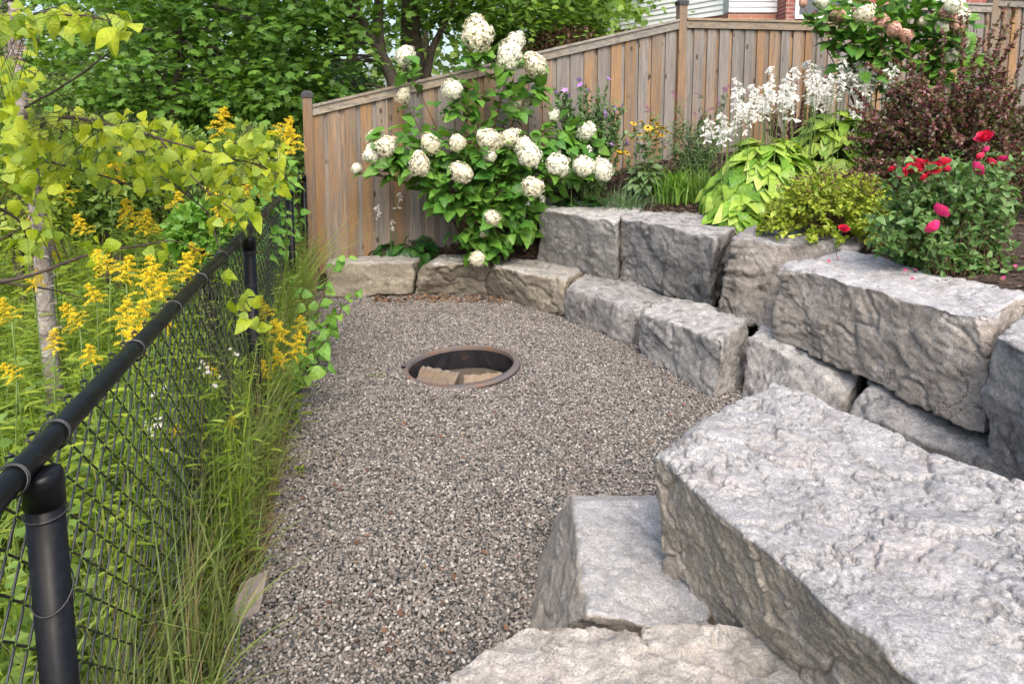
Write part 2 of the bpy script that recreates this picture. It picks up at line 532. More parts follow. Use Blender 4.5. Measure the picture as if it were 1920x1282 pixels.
def woodmat(name, grey, warm, warmth=0.5, dark=(0.06, 0.045, 0.035), axis=2, knots=1.0):
    m, t, p, out = newmat(name)
    k = NT(t)
    tc = k.n('ShaderNodeTexCoord').outputs['Object']
    oi = k.n('ShaderNodeObjectInfo').outputs['Random']
    cmb = k.n('ShaderNodeCombineXYZ')
    for i, q in enumerate((41.0, 23.0, 57.0)): k.l(k.math('MULTIPLY', oi, q), cmb.inputs[i])
    sh = k.n('ShaderNodeVectorMath', operation='ADD'); k.l(tc, sh.inputs[0]); k.l(cmb.outputs[0], sh.inputs[1])
    def stretched(a, b):
        mp = k.n('ShaderNodeMapping')
        s_ = [a, a, a]; s_[axis] = b
        mp.inputs['Scale'].default_value = s_
        k.l(sh.outputs[0], mp.inputs[0]); return mp.outputs[0]
    big = k.noise(stretched(6, 0.7), 1.0, 4, 0.6, 0.5)
    grain = k.noise(stretched(95, 3.0), 1.0, 5, 0.65, 0.8)
    tone = k.math('ADD', k.math('MULTIPLY', big, 0.9), k.math('MULTIPLY', k.math('SUBTRACT', oi, 0.5), 0.55))
    c = k.mix(k.ramp(tone, [(0.5 - 0.3 * warmth, (0, 0, 0)), (0.82 - 0.3 * warmth, (1, 1, 1))]), grey, warm)
    c = k.mix(0.75, c, k.ramp(grain, [(0.3, (0.26, 0.26, 0.26)), (0.55, (0.5, 0.5, 0.5)), (0.75, (0.66, 0.66, 0.66))]), 'OVERLAY')
    shade = k.ramp(k.math('FRACT', k.math('MULTIPLY', oi, 7.31)), [(0, (0.36, 0.36, 0.36)), (1, (0.60, 0.60, 0.60))])
    c = k.mix(0.8, c, shade, 'OVERLAY')
    stn = k.noise(stretched(22, 1.3), 1.0, 6, 0.7, 0.6)
    c = k.mix(k.ramp(stn, [(0.46, (0, 0, 0)), (0.62, (0.7, 0.7, 0.7))]), c, (0.115, 0.108, 0.105))
    c = k.mix(k.ramp(k.noise(stretched(60, 9), 1.0, 4, 0.7), [(0.60, (0, 0, 0)), (0.72, (0.5, 0.5, 0.5))]), c, dark)
    if knots:
        v = k.n('ShaderNodeTexVoronoi'); v.inputs['Scale'].default_value = 1.0
        k.l(stretched(9, 4.2), v.inputs['Vector'])
        kn = k.ramp(v.outputs['Distance'], [(0.10, (knots, knots, knots)), (0.17, (0, 0, 0))])
        c = k.mix(kn, c, dark)
    k.l(c, p.inputs['Base Color'])
    p.inputs['Roughness'].default_value = 0.85
    p.inputs['Specular IOR Level'].default_value = 0.2
    b = k.n('ShaderNodeBump'); b.inputs['Strength'].default_value = 0.5; b.inputs['Distance'].default_value = 0.004
    k.l(grain, b.inputs['Height']); k.l(b.outputs[0], p.inputs['Normal'])
    return m

# ================================================================== GROUND
FA = np.array([-0.845, 1.19]); FDIR = nrm(np.array([-0.215, 1.0]))     # line of the chain link fence
def fence_x(y): return FA[0] + (y - FA[1]) * FDIR[0] / FDIR[1]
RING = gz(865, 693, 0.0); RING_R = 0.43

m_soil, t_, p_, o_ = newmat('meadow soil')
k_ = NT(t_)
tc_ = k_.n('ShaderNodeTexCoord').outputs['Object']
c_ = k_.ramp(k_.noise(tc_, 3.0, 6, 0.65), [(0.3, (0.035, 0.045, 0.015)), (0.55, (0.06, 0.075, 0.02)), (0.75, (0.09, 0.075, 0.04))])
k_.l(c_, p_.inputs['Base Color']); p_.inputs['Roughness'].default_value = 0.95
b_ = k_.n('ShaderNodeBump'); b_.inputs['Distance'].default_value = 0.03
k_.l(k_.noise(tc_, 30.0, 6, 0.7), b_.inputs['Height']); k_.l(b_.outputs[0], p_.inputs['Normal'])

gx = np.concatenate([-np.geomspace(900, 9, 14), np.linspace(-8, 9, 69), np.geomspace(10, 900, 14)])
gy = np.concatenate([-np.geomspace(900, 5, 12), np.linspace(-4, 14, 73), np.geomspace(15, 900, 14)])
GX, GY = np.meshgrid(gx, gy)
def ground_z(x, y):
    left = np.clip((fence_x(y) - x) / 3.0, 0, 1)
    z = -0.02 - 0.22 * left * left * (3 - 2 * left)
    inside = np.clip((x - (fence_x(y) + 0.25)) / 0.3, 0, 1) * np.clip((9.0 - y) / 0.5, 0, 1) * np.clip((y + 3.0), 0, 1) * np.clip((8 - x), 0, 1)
    return z - 0.36 * inside
GZ = ground_z(GX, GY) + 0.02 * pn(np.stack([GX.ravel(), GY.ravel(), GX.ravel() * 0], 1)).reshape(GX.shape)
def grid_faces(ny, nx):
    q = (np.arange(ny - 1)[:, None] * nx + np.arange(nx - 1)[None]).ravel()
    return np.stack([q, q + 1, q + nx + 1, q + nx], 1)
g = obj('ground', mesh_np('ground', np.stack([GX.ravel(), GY.ravel(), GZ.ravel()], 1), [grid_faces(*GX.shape)], m_soil))
tag(g, 'dark meadow soil under the wild plants and beyond the fences', None, kind='structure')

# the patio bed under the gravel, with a round hole for the fire ring
m_grit = plain('grit', (0.06, 0.055, 0.05), 0.95, 0.5, 120.0, 0.004)
WALL = [(-2.05, 7.35), (-0.2, 7.45), (0.55, 6.6), (1.1, 5.75), (1.6, 4.75), (2.2, 4.0), (2.6, 2.4), (2.6, -1.5)]
PATIO = [(fence_x(-1.5) + 0.1, -1.5), (fence_x(7.35) + 0.05, 7.3)] + WALL
def in_poly(x, y, poly):
    r = np.zeros(x.shape, bool); n = len(poly)
    for i in range(n):
        (x0, y0), (x1, y1) = poly[i], poly[(i + 1) % n]
        c = ((y0 > y) != (y1 > y)) & (x < (x1 - x0) * (y - y0) / (y1 - y0 + 1e-12) + x0)
        r ^= c
    return r
mb = MB()
na = 96
ang = np.arange(na) * 2 * math.pi / na
inner = np.stack([RING[0] + RING_R * 0.93 * np.cos(ang), RING[1] + RING_R * 0.93 * np.sin(ang)], 1)
outer = []
for a in ang:                       # star-shaped fill from the ring to the edge of the patio
    d = np.array([math.cos(a), math.sin(a)]); best = 9
    for i in range(len(PATIO)):
        p0, p1 = np.array(PATIO[i]), np.array(PATIO[(i + 1) % len(PATIO)])
        e = p1 - p0; den = d[0] * e[1] - d[1] * e[0]
        if abs(den) < 1e-9: continue
        w_ = p0 - RING[:2]
        t = (w_[0] * e[1] - w_[1] * e[0]) / den; s_ = (w_[0] * d[1] - w_[1] * d[0]) / den
        if t > 0 and 0 <= s_ <= 1: best = min(best, t)
    outer.append(RING[:2] + d * best)
outer = np.array(outer)
rowsP = [inner + (outer - inner) * q for q in (0, 0.1, 0.3, 0.6, 1)]
V = np.concatenate([np.c_[r_, np.full(na, -0.012)] for r_ in rowsP])
F = []
for r_ in range(4):
    for i in range(na):
        F.append((r_ * na + i, r_ * na + (i + 1) % na, (r_ + 1) * na + (i + 1) % na, (r_ + 1) * na + i)[::-1])
g = obj('patio_bed', mesh_np('patio_bed', V, [np.array(F)], m_grit))
tag(g, 'dark grit bed that carries the gravel of the patio', None, kind='structure')

# gravel: one object whose pebbles are set out by geometry nodes
def gravel_mat():
    m, t, p, out = newmat('pebble')
    k = NT(t)
    o = k.n('ShaderNodeObjectInfo').outputs['Random']
    c = k.ramp(o, [(0.0, (0.033, 0.034, 0.035)), (0.14, (0.076, 0.074, 0.070)), (0.30, (0.122, 0.112, 0.101)), (0.46, (0.177, 0.153, 0.133)), (0.58, (0.152, 0.142, 0.130)), (0.70, (0.223, 0.208, 0.186)), (0.82, (0.152, 0.117, 0.096)), (0.91, (0.292, 0.274, 0.246)), (1.0, (0.353, 0.335, 0.306))])
    pos = k.n('ShaderNodeNewGeometry').outputs['Position']
    n = k.noise(pos, 160.0, 3)
    c = k.mix(0.45, c, k.ramp(n, [(0.3, (0.3, 0.3, 0.3)), (0.7, (0.7, 0.7, 0.7))]), 'OVERLAY')
    k.l(c, p.inputs['Base Color'])
    p.inputs['Roughness'].default_value = 0.6
    p.inputs['Specular IOR Level'].default_value = 0.3
    return m
m_pebble = gravel_mat()
def gravel_points():
    pts = []
    for pitch, zoff, y0, y1 in ((0.0125, 0.0, 1.2, 7.5), (0.017, 0.007, 1.2, 7.5)):
        xs = np.arange(-2.4, 2.5, pitch); ys = np.arange(y0, y1, pitch)
        X, Y = np.meshgrid(xs, ys)
        X = X.ravel() + rng.uniform(-0.5, 0.5, X.size) * pitch; Y = Y.ravel() + rng.uniform(-0.5, 0.5, Y.size) * pitch
        ok = in_poly(X, Y, PATIO) & (np.hypot(X - RING[0], Y - RING[1]) > RING_R - 0.035)
        # only what the photograph's neighbourhood can see
        ok &= (X > -1.0 * Y * 0.62 - 0.6) & (X < 0.55 * Y + 1.5)
        X, Y = X[ok], Y[ok]
        hump = 0.034 * pn(np.stack([X * 1.7, Y * 1.7, X * 0], 1)) + 0.02 * np.exp(-((np.hypot(X - RING[0], Y - RING[1]) - RING_R - .06) / 0.12) ** 2)
        pts.append(np.stack([X, Y, hump + zoff + rng.normal(0, 0.0025, len(X)) - 0.004], 1))
    return np.concatenate(pts)
GP = gravel_points()
gm = mesh_np('gravel', GP, [])
gravel = obj('gravel', gm)
tag(gravel, 'grey and pinkish pea gravel covering the sunken patio', 'gravel', kind='stuff')
ng = bpy.data.node_groups.new('gravel_nodes', 'GeometryNodeTree')
ng.interface.new_socket('Geometry', in_out='INPUT', socket_type='NodeSocketGeometry')
ng.interface.new_socket('Geometry', in_out='OUTPUT', socket_type='NodeSocketGeometry')
N = ng.nodes; L = ng.links
gi, go = N.new('NodeGroupInput'), N.new('NodeGroupOutput')
jn = N.new('GeometryNodeJoinGeometry')
for q in range(4):
    ic = N.new('GeometryNodeMeshIcoSphere'); ic.inputs['Radius'].default_value = 1.0; ic.inputs['Subdivisions'].default_value = 2
    sp = N.new('GeometryNodeSetPosition')
    tx = N.new('ShaderNodeTexNoise'); tx.noise_dimensions = '4D'; tx.inputs['W'].default_value = q * 3.7; tx.inputs['Scale'].default_value = 0.8; tx.inputs['Detail'].default_value = 1.0
    ps = N.new('GeometryNodeInputPosition'); L.new(ps.outputs[0], tx.inputs['Vector'])
    vm = N.new('ShaderNodeVectorMath'); vm.operation = 'MULTIPLY_ADD'
    L.new(tx.outputs['Color'], vm.inputs[0]); vm.inputs[1].default_value = (1.1, 1.1, 1.1); vm.inputs[2].default_value = (-0.55, -0.55, -0.55)
    L.new(ic.outputs[0], sp.inputs['Geometry']); L.new(vm.outputs[0], sp.inputs['Offset'])
    ss = N.new('GeometryNodeSetShadeSmooth'); L.new(sp.outputs[0], ss.inputs[0])
    sm = N.new('GeometryNodeSetMaterial'); sm.inputs['Material'].default_value = m_pebble; L.new(ss.outputs[0], sm.inputs[0])
    g2 = N.new('GeometryNodeGeometryToInstance'); L.new(sm.outputs[0], g2.inputs[0])
    L.new(g2.outputs[0], jn.inputs[0])
ip = N.new('GeometryNodeInstanceOnPoints'); ip.inputs['Pick Instance'].default_value = True
r1 = N.new('FunctionNodeRandomValue'); r1.data_type = 'FLOAT_VECTOR'
r1.inputs[0].default_value = (-0.5, -0.5, 0); r1.inputs[1].default_value = (0.5, 0.5, 6.28)
r2 = N.new('FunctionNodeRandomValue'); r2.data_type = 'FLOAT_VECTOR'; r2.inputs['Seed'].default_value = 5
r2.inputs[0].default_value = (0.0048, 0.0040, 0.0034); r2.inputs[1].default_value = (0.0112, 0.0086, 0.0064)
L.new(gi.outputs[0], ip.inputs['Points']); L.new(jn.outputs[0], ip.inputs['Instance'])
L.new(r1.outputs[0], ip.inputs['Rotation']); L.new(r2.outputs[0], ip.inputs['Scale'])
L.new(ip.outputs[0], go.inputs[0])
gmod = gravel.modifiers.new('gravel', 'NODES'); gmod.node_group = ng

# ================================================================== PLANTING BED
INN = [(-2.05, 7.42, .28), (-1.2, 7.46, .30), (-.3, 7.4, .31), (.12, 7.25, .33), (.42, 7.35, .72), (.9, 7.1, .82), (1.5, 6.35, .83), (2.1, 5.75, .83), (2.55, 5.1, .84), (2.6, 4.2, .84), (2.75, 3.4, .84), (3.0, 2.5, .84), (3.3, 1.0, .84), (3.4, -2, .84)]
OUT = [(-2.05, 7.6, .28), (-1.2, 7.9, .42), (-.3, 8.1, .66), (.2, 8.2, .9), (.6, 8.25, 1.12), (1.1, 8.4, 1.26), (1.9, 8.6, 1.38), (2.8, 8.8, 1.48), (3.8, 9.0, 1.56), (6.5, 9.2, 1.6), (9, 7, 1.6), (9, 4, 1.55), (9, 1, 1.5), (9, -2, 1.5)]
def bed_mesh():
    A = curve(INN, 10); B = curve(OUT, 10)
    nq = 46
    q = np.linspace(0, 1, nq)[None, :, None]
    P = A[:, None] * (1 - q) + B[:, None] * q
    n0 = P.reshape(-1, 3)
    bump = 0.03 * fbm(n0 * 2.2, 3) + 0.012 * pn(n0 * 14)
    P = n0.copy(); P[:, 2] += bump
    low = A.copy(); low[:, 2] = -.3                       # the earth behind the stones, down to the footing
    k = np.arange(len(A) - 1)
    return P, grid_faces(len(A), nq), low, np.stack([k * nq, (k + 1) * nq, len(P) + k + 1, len(P) + k], 1)
m_mulch, t_, p_, o_ = newmat('bark mulch')
k_ = NT(t_)
tc_ = k_.n('ShaderNodeTexCoord').outputs['Object']
c_ = k_.ramp(k_.noise(tc_, 45.0, 6, 0.7, 1.0), [(0.32, (0.022, 0.013, 0.009)), (0.52, (0.055, 0.032, 0.021)), (0.72, (0.13, 0.085, 0.06))])
k_.l(c_, p_.inputs['Base Color']); p_.inputs['Roughness'].default_value = 0.95
b_ = k_.n('ShaderNodeBump'); b_.inputs['Distance'].default_value = 0.025
k_.l(k_.noise(tc_, 60.0, 6, 0.7, 1.0), b_.inputs['Height']); k_.l(b_.outputs[0], p_.inputs['Normal'])
BV, BF, BL_, BS_ = bed_mesh()
bed = obj('planting_bed', mesh_np('planting_bed', np.concatenate([BV, BL_]), [BF, BS_], m_mulch))
tag(bed, 'dark bark mulch bed sloping up behind the boulder wall', None, kind='structure')
def bed_z(x, y):
    d = (BV[:, 0] - x) ** 2 + (BV[:, 1] - y) ** 2
    i = np.argsort(d)[:4]
    wg = 1 / (d[i] + 1e-4)
    return float((BV[i, 2] * wg).sum() / wg.sum())
# loose bark chips, one mass
m_chip = leafmat('bark chip', [(0.03, 0.018, 0.012), (0.07, 0.04, 0.026), (0.14, 0.095, 0.065), (0.05, 0.03, 0.02)], 0, 0.95)
T_chip = leaf(1, lambda t: 0.16, 0.4, 0.1)
ii = rng.integers(0, len(BV), 26000)
cp = BV[ii] + np.c_[rng.uniform(-.09, .09, (len(ii), 2)), np.full(len(ii), 0.012)]
sel = (cp[:, 1] < 8.4) & (cp[:, 1] > 2.6) & (cp[:, 0] < 4.6)
cp = cp[sel]
dd = nrm(rng.normal(size=(len(cp), 3)) * [1, 1, .25])
o = MB().scatter(T_chip, cp, dd, np.array([0, 0, 1.0]) + rng.normal(0, .35, (len(cp), 3)), rng.uniform(.02, .06, len(cp)), rng.random(len(cp))).build('bark_chips', m_chip)
tag(o, 'loose dark bark chips strewn over the planting bed', 'mulch', kind='stuff')

# ================================================================== BOULDERS
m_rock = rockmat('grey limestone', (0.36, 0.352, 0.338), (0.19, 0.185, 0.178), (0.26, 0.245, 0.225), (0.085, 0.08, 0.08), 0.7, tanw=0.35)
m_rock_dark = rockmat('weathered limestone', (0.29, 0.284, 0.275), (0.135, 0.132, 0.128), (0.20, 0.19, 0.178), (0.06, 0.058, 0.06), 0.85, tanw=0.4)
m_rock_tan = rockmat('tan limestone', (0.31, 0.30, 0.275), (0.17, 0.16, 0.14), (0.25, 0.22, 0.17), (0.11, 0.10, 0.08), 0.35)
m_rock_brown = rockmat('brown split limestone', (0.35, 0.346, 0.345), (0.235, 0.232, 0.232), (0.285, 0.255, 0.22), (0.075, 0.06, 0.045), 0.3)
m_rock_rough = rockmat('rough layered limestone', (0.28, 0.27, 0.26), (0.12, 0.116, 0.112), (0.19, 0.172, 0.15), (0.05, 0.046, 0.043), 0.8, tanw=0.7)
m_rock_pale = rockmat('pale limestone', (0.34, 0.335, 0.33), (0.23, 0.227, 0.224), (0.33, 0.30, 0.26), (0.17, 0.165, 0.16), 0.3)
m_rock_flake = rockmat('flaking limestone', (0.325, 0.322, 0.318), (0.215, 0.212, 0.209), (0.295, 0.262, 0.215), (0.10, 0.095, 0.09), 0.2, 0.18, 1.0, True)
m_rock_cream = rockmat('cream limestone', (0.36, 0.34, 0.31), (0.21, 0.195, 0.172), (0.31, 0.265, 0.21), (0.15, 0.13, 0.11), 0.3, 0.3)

def cells3(p):
    i = np.floor(p).astype(np.int64)
    best = np.full(len(p), 9.0); val = np.zeros(len(p)); off = np.zeros((len(p), 3)); hid = np.zeros(len(p), np.int64)
    for dx in (-1, 0, 1):
        for dy in (-1, 0, 1):
            for dz in (-1, 0, 1):
                h = _hash(i[:, 0] + dx, i[:, 1] + dy, i[:, 2] + dz)
                d = p - (i + [dx, dy, dz] + np.stack([_rval[h], _rval[(h + 911) & 4095], _rval[(h + 333) & 4095]], 1))
                q = (d * d).sum(1); m = q < best
                val = np.where(m, _rval[(h + 1777) & 4095], val); off = np.where(m[:, None], d, off); hid = np.where(m, h, hid); best = np.where(m, q, best)
    return val - .5, (off * _grad[hid]).sum(1)

def vnormals(V, F):
    a, b, c, d = (V[F[:, i]] for i in range(4))
    n = np.cross(c - a, d - b)
    out = np.zeros_like(V)
    for i in range(4):
        for q in range(3):
            out[:, q] += np.bincount(F[:, i], n[:, q], len(V))
    return nrm(out)

def boulder(label, top, bot, mat, sp=0.02, r=0.035, amp=0.012, seed=0, chop=8, cut=0.05, flake=False, ledge=0.0, name='boulder'):
    """top/bot: four corners FL, FR, BR, BL in world space"""
    rg = np.random.default_rng(seed + 100)
    T = np.array(top, float); B = np.array(bot, float)
    wdt = 0.5 * (np.linalg.norm(T[1] - T[0]) + np.linalg.norm(T[2] - T[3]))
    dpt = 0.5 * (np.linalg.norm(T[3] - T[0]) + np.linalg.norm(T[2] - T[1]))
    hgt = np.linalg.norm(T - B, axis=1).mean()
    n3 = np.maximum(4, (np.array([wdt, dpt, hgt]) / sp).astype(int))
    C_, F_ = [], []; off = 0
    for ax in range(3):
        u_, v_ = [(1, 2), (2, 0), (0, 1)][ax]
        for sgn in (0, 1):
            gu, gv = np.meshgrid(np.arange(n3[u_] + 1), np.arange(n3[v_] + 1))
            q = np.zeros((gu.size, 3), int)
            q[:, u_] = gu.ravel(); q[:, v_] = gv.ravel(); q[:, ax] = sgn * n3[ax]
            f = grid_faces(n3[v_] + 1, n3[u_] + 1)
            if not sgn: f = f[:, ::-1]
            C_.append(q); F_.append(f + off); off += len(q)
    C_ = np.concatenate(C_); F_ = np.concatenate(F_)
    Cu, inv = np.unique(C_, axis=0, return_inverse=True)
    inv = inv.ravel(); F_ = inv[F_]
    half = np.array([wdt, dpt, hgt]) / 2
    p = (Cu / n3 - 0.5) * 2 * half
    topm = (Cu[:, 2] == n3[2]).astype(float)
    sd_ = seed * 7.7
    rr = np.clip(0.62 * r * (0.75 + 2.2 * pn(p * 5.5 + sd_)), 0.005, min(half) * 0.6)[:, None]
    q = np.clip(p, -(half - rr), half - rr)
    d = p - q; dl = np.linalg.norm(d, axis=1, keepdims=True)
    p = np.where(dl > 1e-9, q + rr * d / np.maximum(dl, 1e-9), p)
    s, t, h = (p / (2 * half) + 0.5).T
    s, t, h = s[:, None], t[:, None], h[:, None]
    def bil(Q): return (Q[0] * (1 - s) + Q[1] * s) * (1 - t) + (Q[3] * (1 - s) + Q[2] * s) * t
    V = bil(B) * (1 - h) + bil(T) * h
    cen = V.mean(0); size = half.max()
    V += np.stack([fbm(V * (1.3 / size) + sd_ + 31 * a, 3) for a in range(3)], 1) * (0.075 * size)
    for c in range(chop):                                   # broken-off facets
        e = rg.choice([-1, 1], 3) * rg.uniform(0.25, 1, 3)
        e[rg.integers(0, 3)] *= rg.uniform(0, 0.35)
        e[2] = abs(e[2]) if rg.random() < 0.7 else e[2]
        e = nrm(e)
        dist = (V - cen) @ e
        lim = dist.max() - rg.uniform(0.4, 1.0) * cut * size * 2
        ex = np.maximum(dist - lim, 0)
        V -= (ex * 0.92)[:, None] * e
    nrm_ = vnormals(V, F_)
    up = np.clip(nrm_[:, 2], 0, 1)
    dis = amp * (0.8 * fbm(V * 3.2 + sd_, 4) + 0.6 * fbm(V * 26 + sd_, 4)) - amp * 1.3 * np.exp(-(fbm(V * 2.3 + sd_ + 40, 3) / .022) ** 2)
    Wp = V + 0.05 * np.stack([fbm(V * 6 + sd_ + 13 * a, 3) for a in range(3)], 1)
    for sc_, k1, k2 in ((2.6, .35, 1.1), (9.0, .12, .3), (26.0, .2, .36)):
        c_v, c_t = cells3(Wp * np.array([sc_, sc_, sc_ * 1.5]) + sd_)
        dis = dis + amp * (k1 * c_v + k2 * c_t)
    if ledge:                                               # bedding layers on the sides
        lay = V[:, 2] * 20 + 1.6 * fbm(V * 2.4 + sd_, 2)
        i = np.floor(lay).astype(int)
        st = _rval[(i * 131 + seed * 17) & 4095] - 0.5
        dis += ledge * (1 - up) * st * (0.5 + fbm(V * 3 + 5, 2))
    flk = np.zeros(len(V))
    if flake:
        wq = V[:, :2] + 0.02 * np.stack([fbm(V * 9 + 3, 3), fbm(V * 9 + 53, 3)], 1)
        dirn = nrm(np.array([0.75, 0.66]))
        ortho = np.array([-dirn[1], dirn[0]])
        al = np.stack([wq @ dirn, wq @ ortho], 1)
        damp = np.clip(0.85 + 1.3 * fbm(V * 2.1 + 9, 2), 0.3, 1.15)
        fx = nrm(np.array([-0.75, -0.66])); fy = np.array([-fx[1], fx[0]])
        rf = np.random.default_rng(77)
        lo2, hi2 = V[:, :2].min(0), V[:, :2].max(0)
        tidx = np.where(topm > 0)[0]; TP = wq[tidx]; hmax = np.zeros(len(tidx))
        edge = 0.35 * fbm(np.c_[TP * 22, 0 * TP[:, 0]], 3)
        for q_ in range(1500):
            cc = lo2 + (hi2 - lo2) * rf.random(2)
            sz_ = 0.024 + 0.075 * rf.random() ** 2.0
            l_ = TP - cc
            near = np.where((np.abs(l_[:, 0]) < sz_ * 1.9) & (np.abs(l_[:, 1]) < sz_ * 1.9))[0]
            if not len(near): continue
            an = rf.normal(0, .5); ca, sa = math.cos(an), math.sin(an)
            ux = l_[near] @ (fx * ca + fy * sa) / sz_; uy = l_[near] @ (fy * ca - fx * sa) / (sz_ * 1.5)
            ins = np.sqrt(ux ** 2 + uy ** 2) + edge[near] < 1.0
            th = (0.006 + 0.13 * sz_) * rf.uniform(.5, 1.1)
            hv = np.where(ins, th * np.clip(0.55 + 0.5 * ux, 0, 1), 0)
            rim = (~ins) & (ux > 0) & (np.sqrt(ux ** 2 + uy ** 2) + edge[near] < 1.0 + .006 / sz_)
            cur = hmax[near]
            cur = np.where(ins, np.maximum(cur, hv), cur)
            cur = np.where(rim, np.minimum(cur, -0.25 * th), cur)
            hmax[near] = cur
        flk[tidx] = hmax
        for _ in range(1):                                  # one pass of neighbour averaging
            fm = flk[F_].mean(1); acc = np.zeros(len(V)); cn = np.zeros(len(V))
            for q_ in range(4): acc += np.bincount(F_[:, q_], fm, len(V)); cn += np.bincount(F_[:, q_], None, len(V))
            flk = .6 * flk + .4 * acc / cn
        flk *= 1.5
        flk *= damp
        dis = dis * (1 - 0.6 * topm * up) + flk * up ** 2 * topm
    V = V + nrm_ * dis[:, None]
    if not flake:                                           # fine chipping
        V += vnormals(V, F_) * (0.35 * amp * (pn(V * 55 + sd_)))[:, None]
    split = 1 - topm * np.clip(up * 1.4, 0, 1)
    org = np.array([cen[0], cen[1], V[:, 2].min()])
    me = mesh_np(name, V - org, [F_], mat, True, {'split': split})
    o = obj(name, me, None, org)
    return tag(o, label, 'boulder', 'limestone boulders of the retaining wall')

def tz(lst, z):
    z = z if isinstance(z, (list, tuple)) else [z] * 4
    return [gz(u, v, q) for (u, v), q in zip(lst, z)]
def back(P, d, dz=0.0):
    return np.array(P) + np.array([d[0], d[1], dz])

# lower course
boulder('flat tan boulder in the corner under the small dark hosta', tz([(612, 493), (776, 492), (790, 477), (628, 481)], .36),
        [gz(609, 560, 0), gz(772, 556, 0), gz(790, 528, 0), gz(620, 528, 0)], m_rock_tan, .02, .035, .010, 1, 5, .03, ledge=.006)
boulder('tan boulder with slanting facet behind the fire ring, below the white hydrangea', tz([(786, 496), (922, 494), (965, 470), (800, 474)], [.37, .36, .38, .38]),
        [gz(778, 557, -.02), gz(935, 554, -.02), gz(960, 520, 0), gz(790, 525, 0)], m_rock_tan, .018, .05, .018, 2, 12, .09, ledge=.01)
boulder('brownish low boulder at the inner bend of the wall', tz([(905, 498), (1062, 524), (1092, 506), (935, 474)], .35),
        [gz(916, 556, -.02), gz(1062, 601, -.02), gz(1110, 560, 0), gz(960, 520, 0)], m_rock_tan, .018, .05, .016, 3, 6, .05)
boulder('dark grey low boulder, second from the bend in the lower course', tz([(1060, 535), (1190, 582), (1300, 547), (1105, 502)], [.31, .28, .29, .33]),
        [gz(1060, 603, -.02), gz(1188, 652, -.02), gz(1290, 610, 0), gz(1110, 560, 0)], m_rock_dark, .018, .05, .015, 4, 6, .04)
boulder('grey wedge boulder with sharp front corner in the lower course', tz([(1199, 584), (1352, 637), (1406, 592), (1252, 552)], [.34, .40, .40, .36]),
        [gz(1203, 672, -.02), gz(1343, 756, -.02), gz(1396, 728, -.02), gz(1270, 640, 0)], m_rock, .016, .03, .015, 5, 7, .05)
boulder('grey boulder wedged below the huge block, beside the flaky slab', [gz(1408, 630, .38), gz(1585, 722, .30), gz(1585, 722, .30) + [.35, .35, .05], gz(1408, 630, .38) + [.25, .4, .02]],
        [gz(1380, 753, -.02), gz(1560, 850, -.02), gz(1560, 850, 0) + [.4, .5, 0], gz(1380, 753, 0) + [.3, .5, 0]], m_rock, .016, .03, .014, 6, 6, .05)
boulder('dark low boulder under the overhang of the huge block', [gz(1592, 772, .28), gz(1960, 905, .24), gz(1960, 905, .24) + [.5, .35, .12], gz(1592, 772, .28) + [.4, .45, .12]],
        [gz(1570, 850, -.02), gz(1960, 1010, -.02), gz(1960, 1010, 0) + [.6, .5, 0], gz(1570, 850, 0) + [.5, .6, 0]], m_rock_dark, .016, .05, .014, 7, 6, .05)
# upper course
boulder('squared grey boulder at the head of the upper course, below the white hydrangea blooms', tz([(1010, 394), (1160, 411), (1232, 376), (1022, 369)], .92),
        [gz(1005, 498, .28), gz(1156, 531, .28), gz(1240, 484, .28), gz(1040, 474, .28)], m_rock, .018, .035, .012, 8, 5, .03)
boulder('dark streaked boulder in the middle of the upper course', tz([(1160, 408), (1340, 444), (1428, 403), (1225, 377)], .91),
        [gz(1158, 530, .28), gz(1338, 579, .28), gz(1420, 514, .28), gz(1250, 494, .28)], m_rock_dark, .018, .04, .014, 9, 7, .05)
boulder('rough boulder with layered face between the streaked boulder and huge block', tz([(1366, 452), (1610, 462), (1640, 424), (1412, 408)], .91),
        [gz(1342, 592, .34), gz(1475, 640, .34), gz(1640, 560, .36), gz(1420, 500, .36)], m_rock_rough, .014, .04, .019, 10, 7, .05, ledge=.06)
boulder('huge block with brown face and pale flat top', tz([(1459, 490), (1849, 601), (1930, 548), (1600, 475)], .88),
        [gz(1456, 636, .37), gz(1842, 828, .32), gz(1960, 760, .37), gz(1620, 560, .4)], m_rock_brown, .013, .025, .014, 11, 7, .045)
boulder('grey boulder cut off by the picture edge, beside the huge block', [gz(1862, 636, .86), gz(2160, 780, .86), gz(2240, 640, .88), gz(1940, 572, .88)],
        [gz(1852, 856, .26) * [1, 1, 0] + [.02, .05, -.02], gz(2130, 1010, .26) * [1, 1, 0] + [.02, .02, -.02], gz(2240, 900, .3) * [1, 1, 0], gz(1960, 760, .3) * [1, 1, 0]], m_rock, .016, .05, .016, 12, 6, .05)
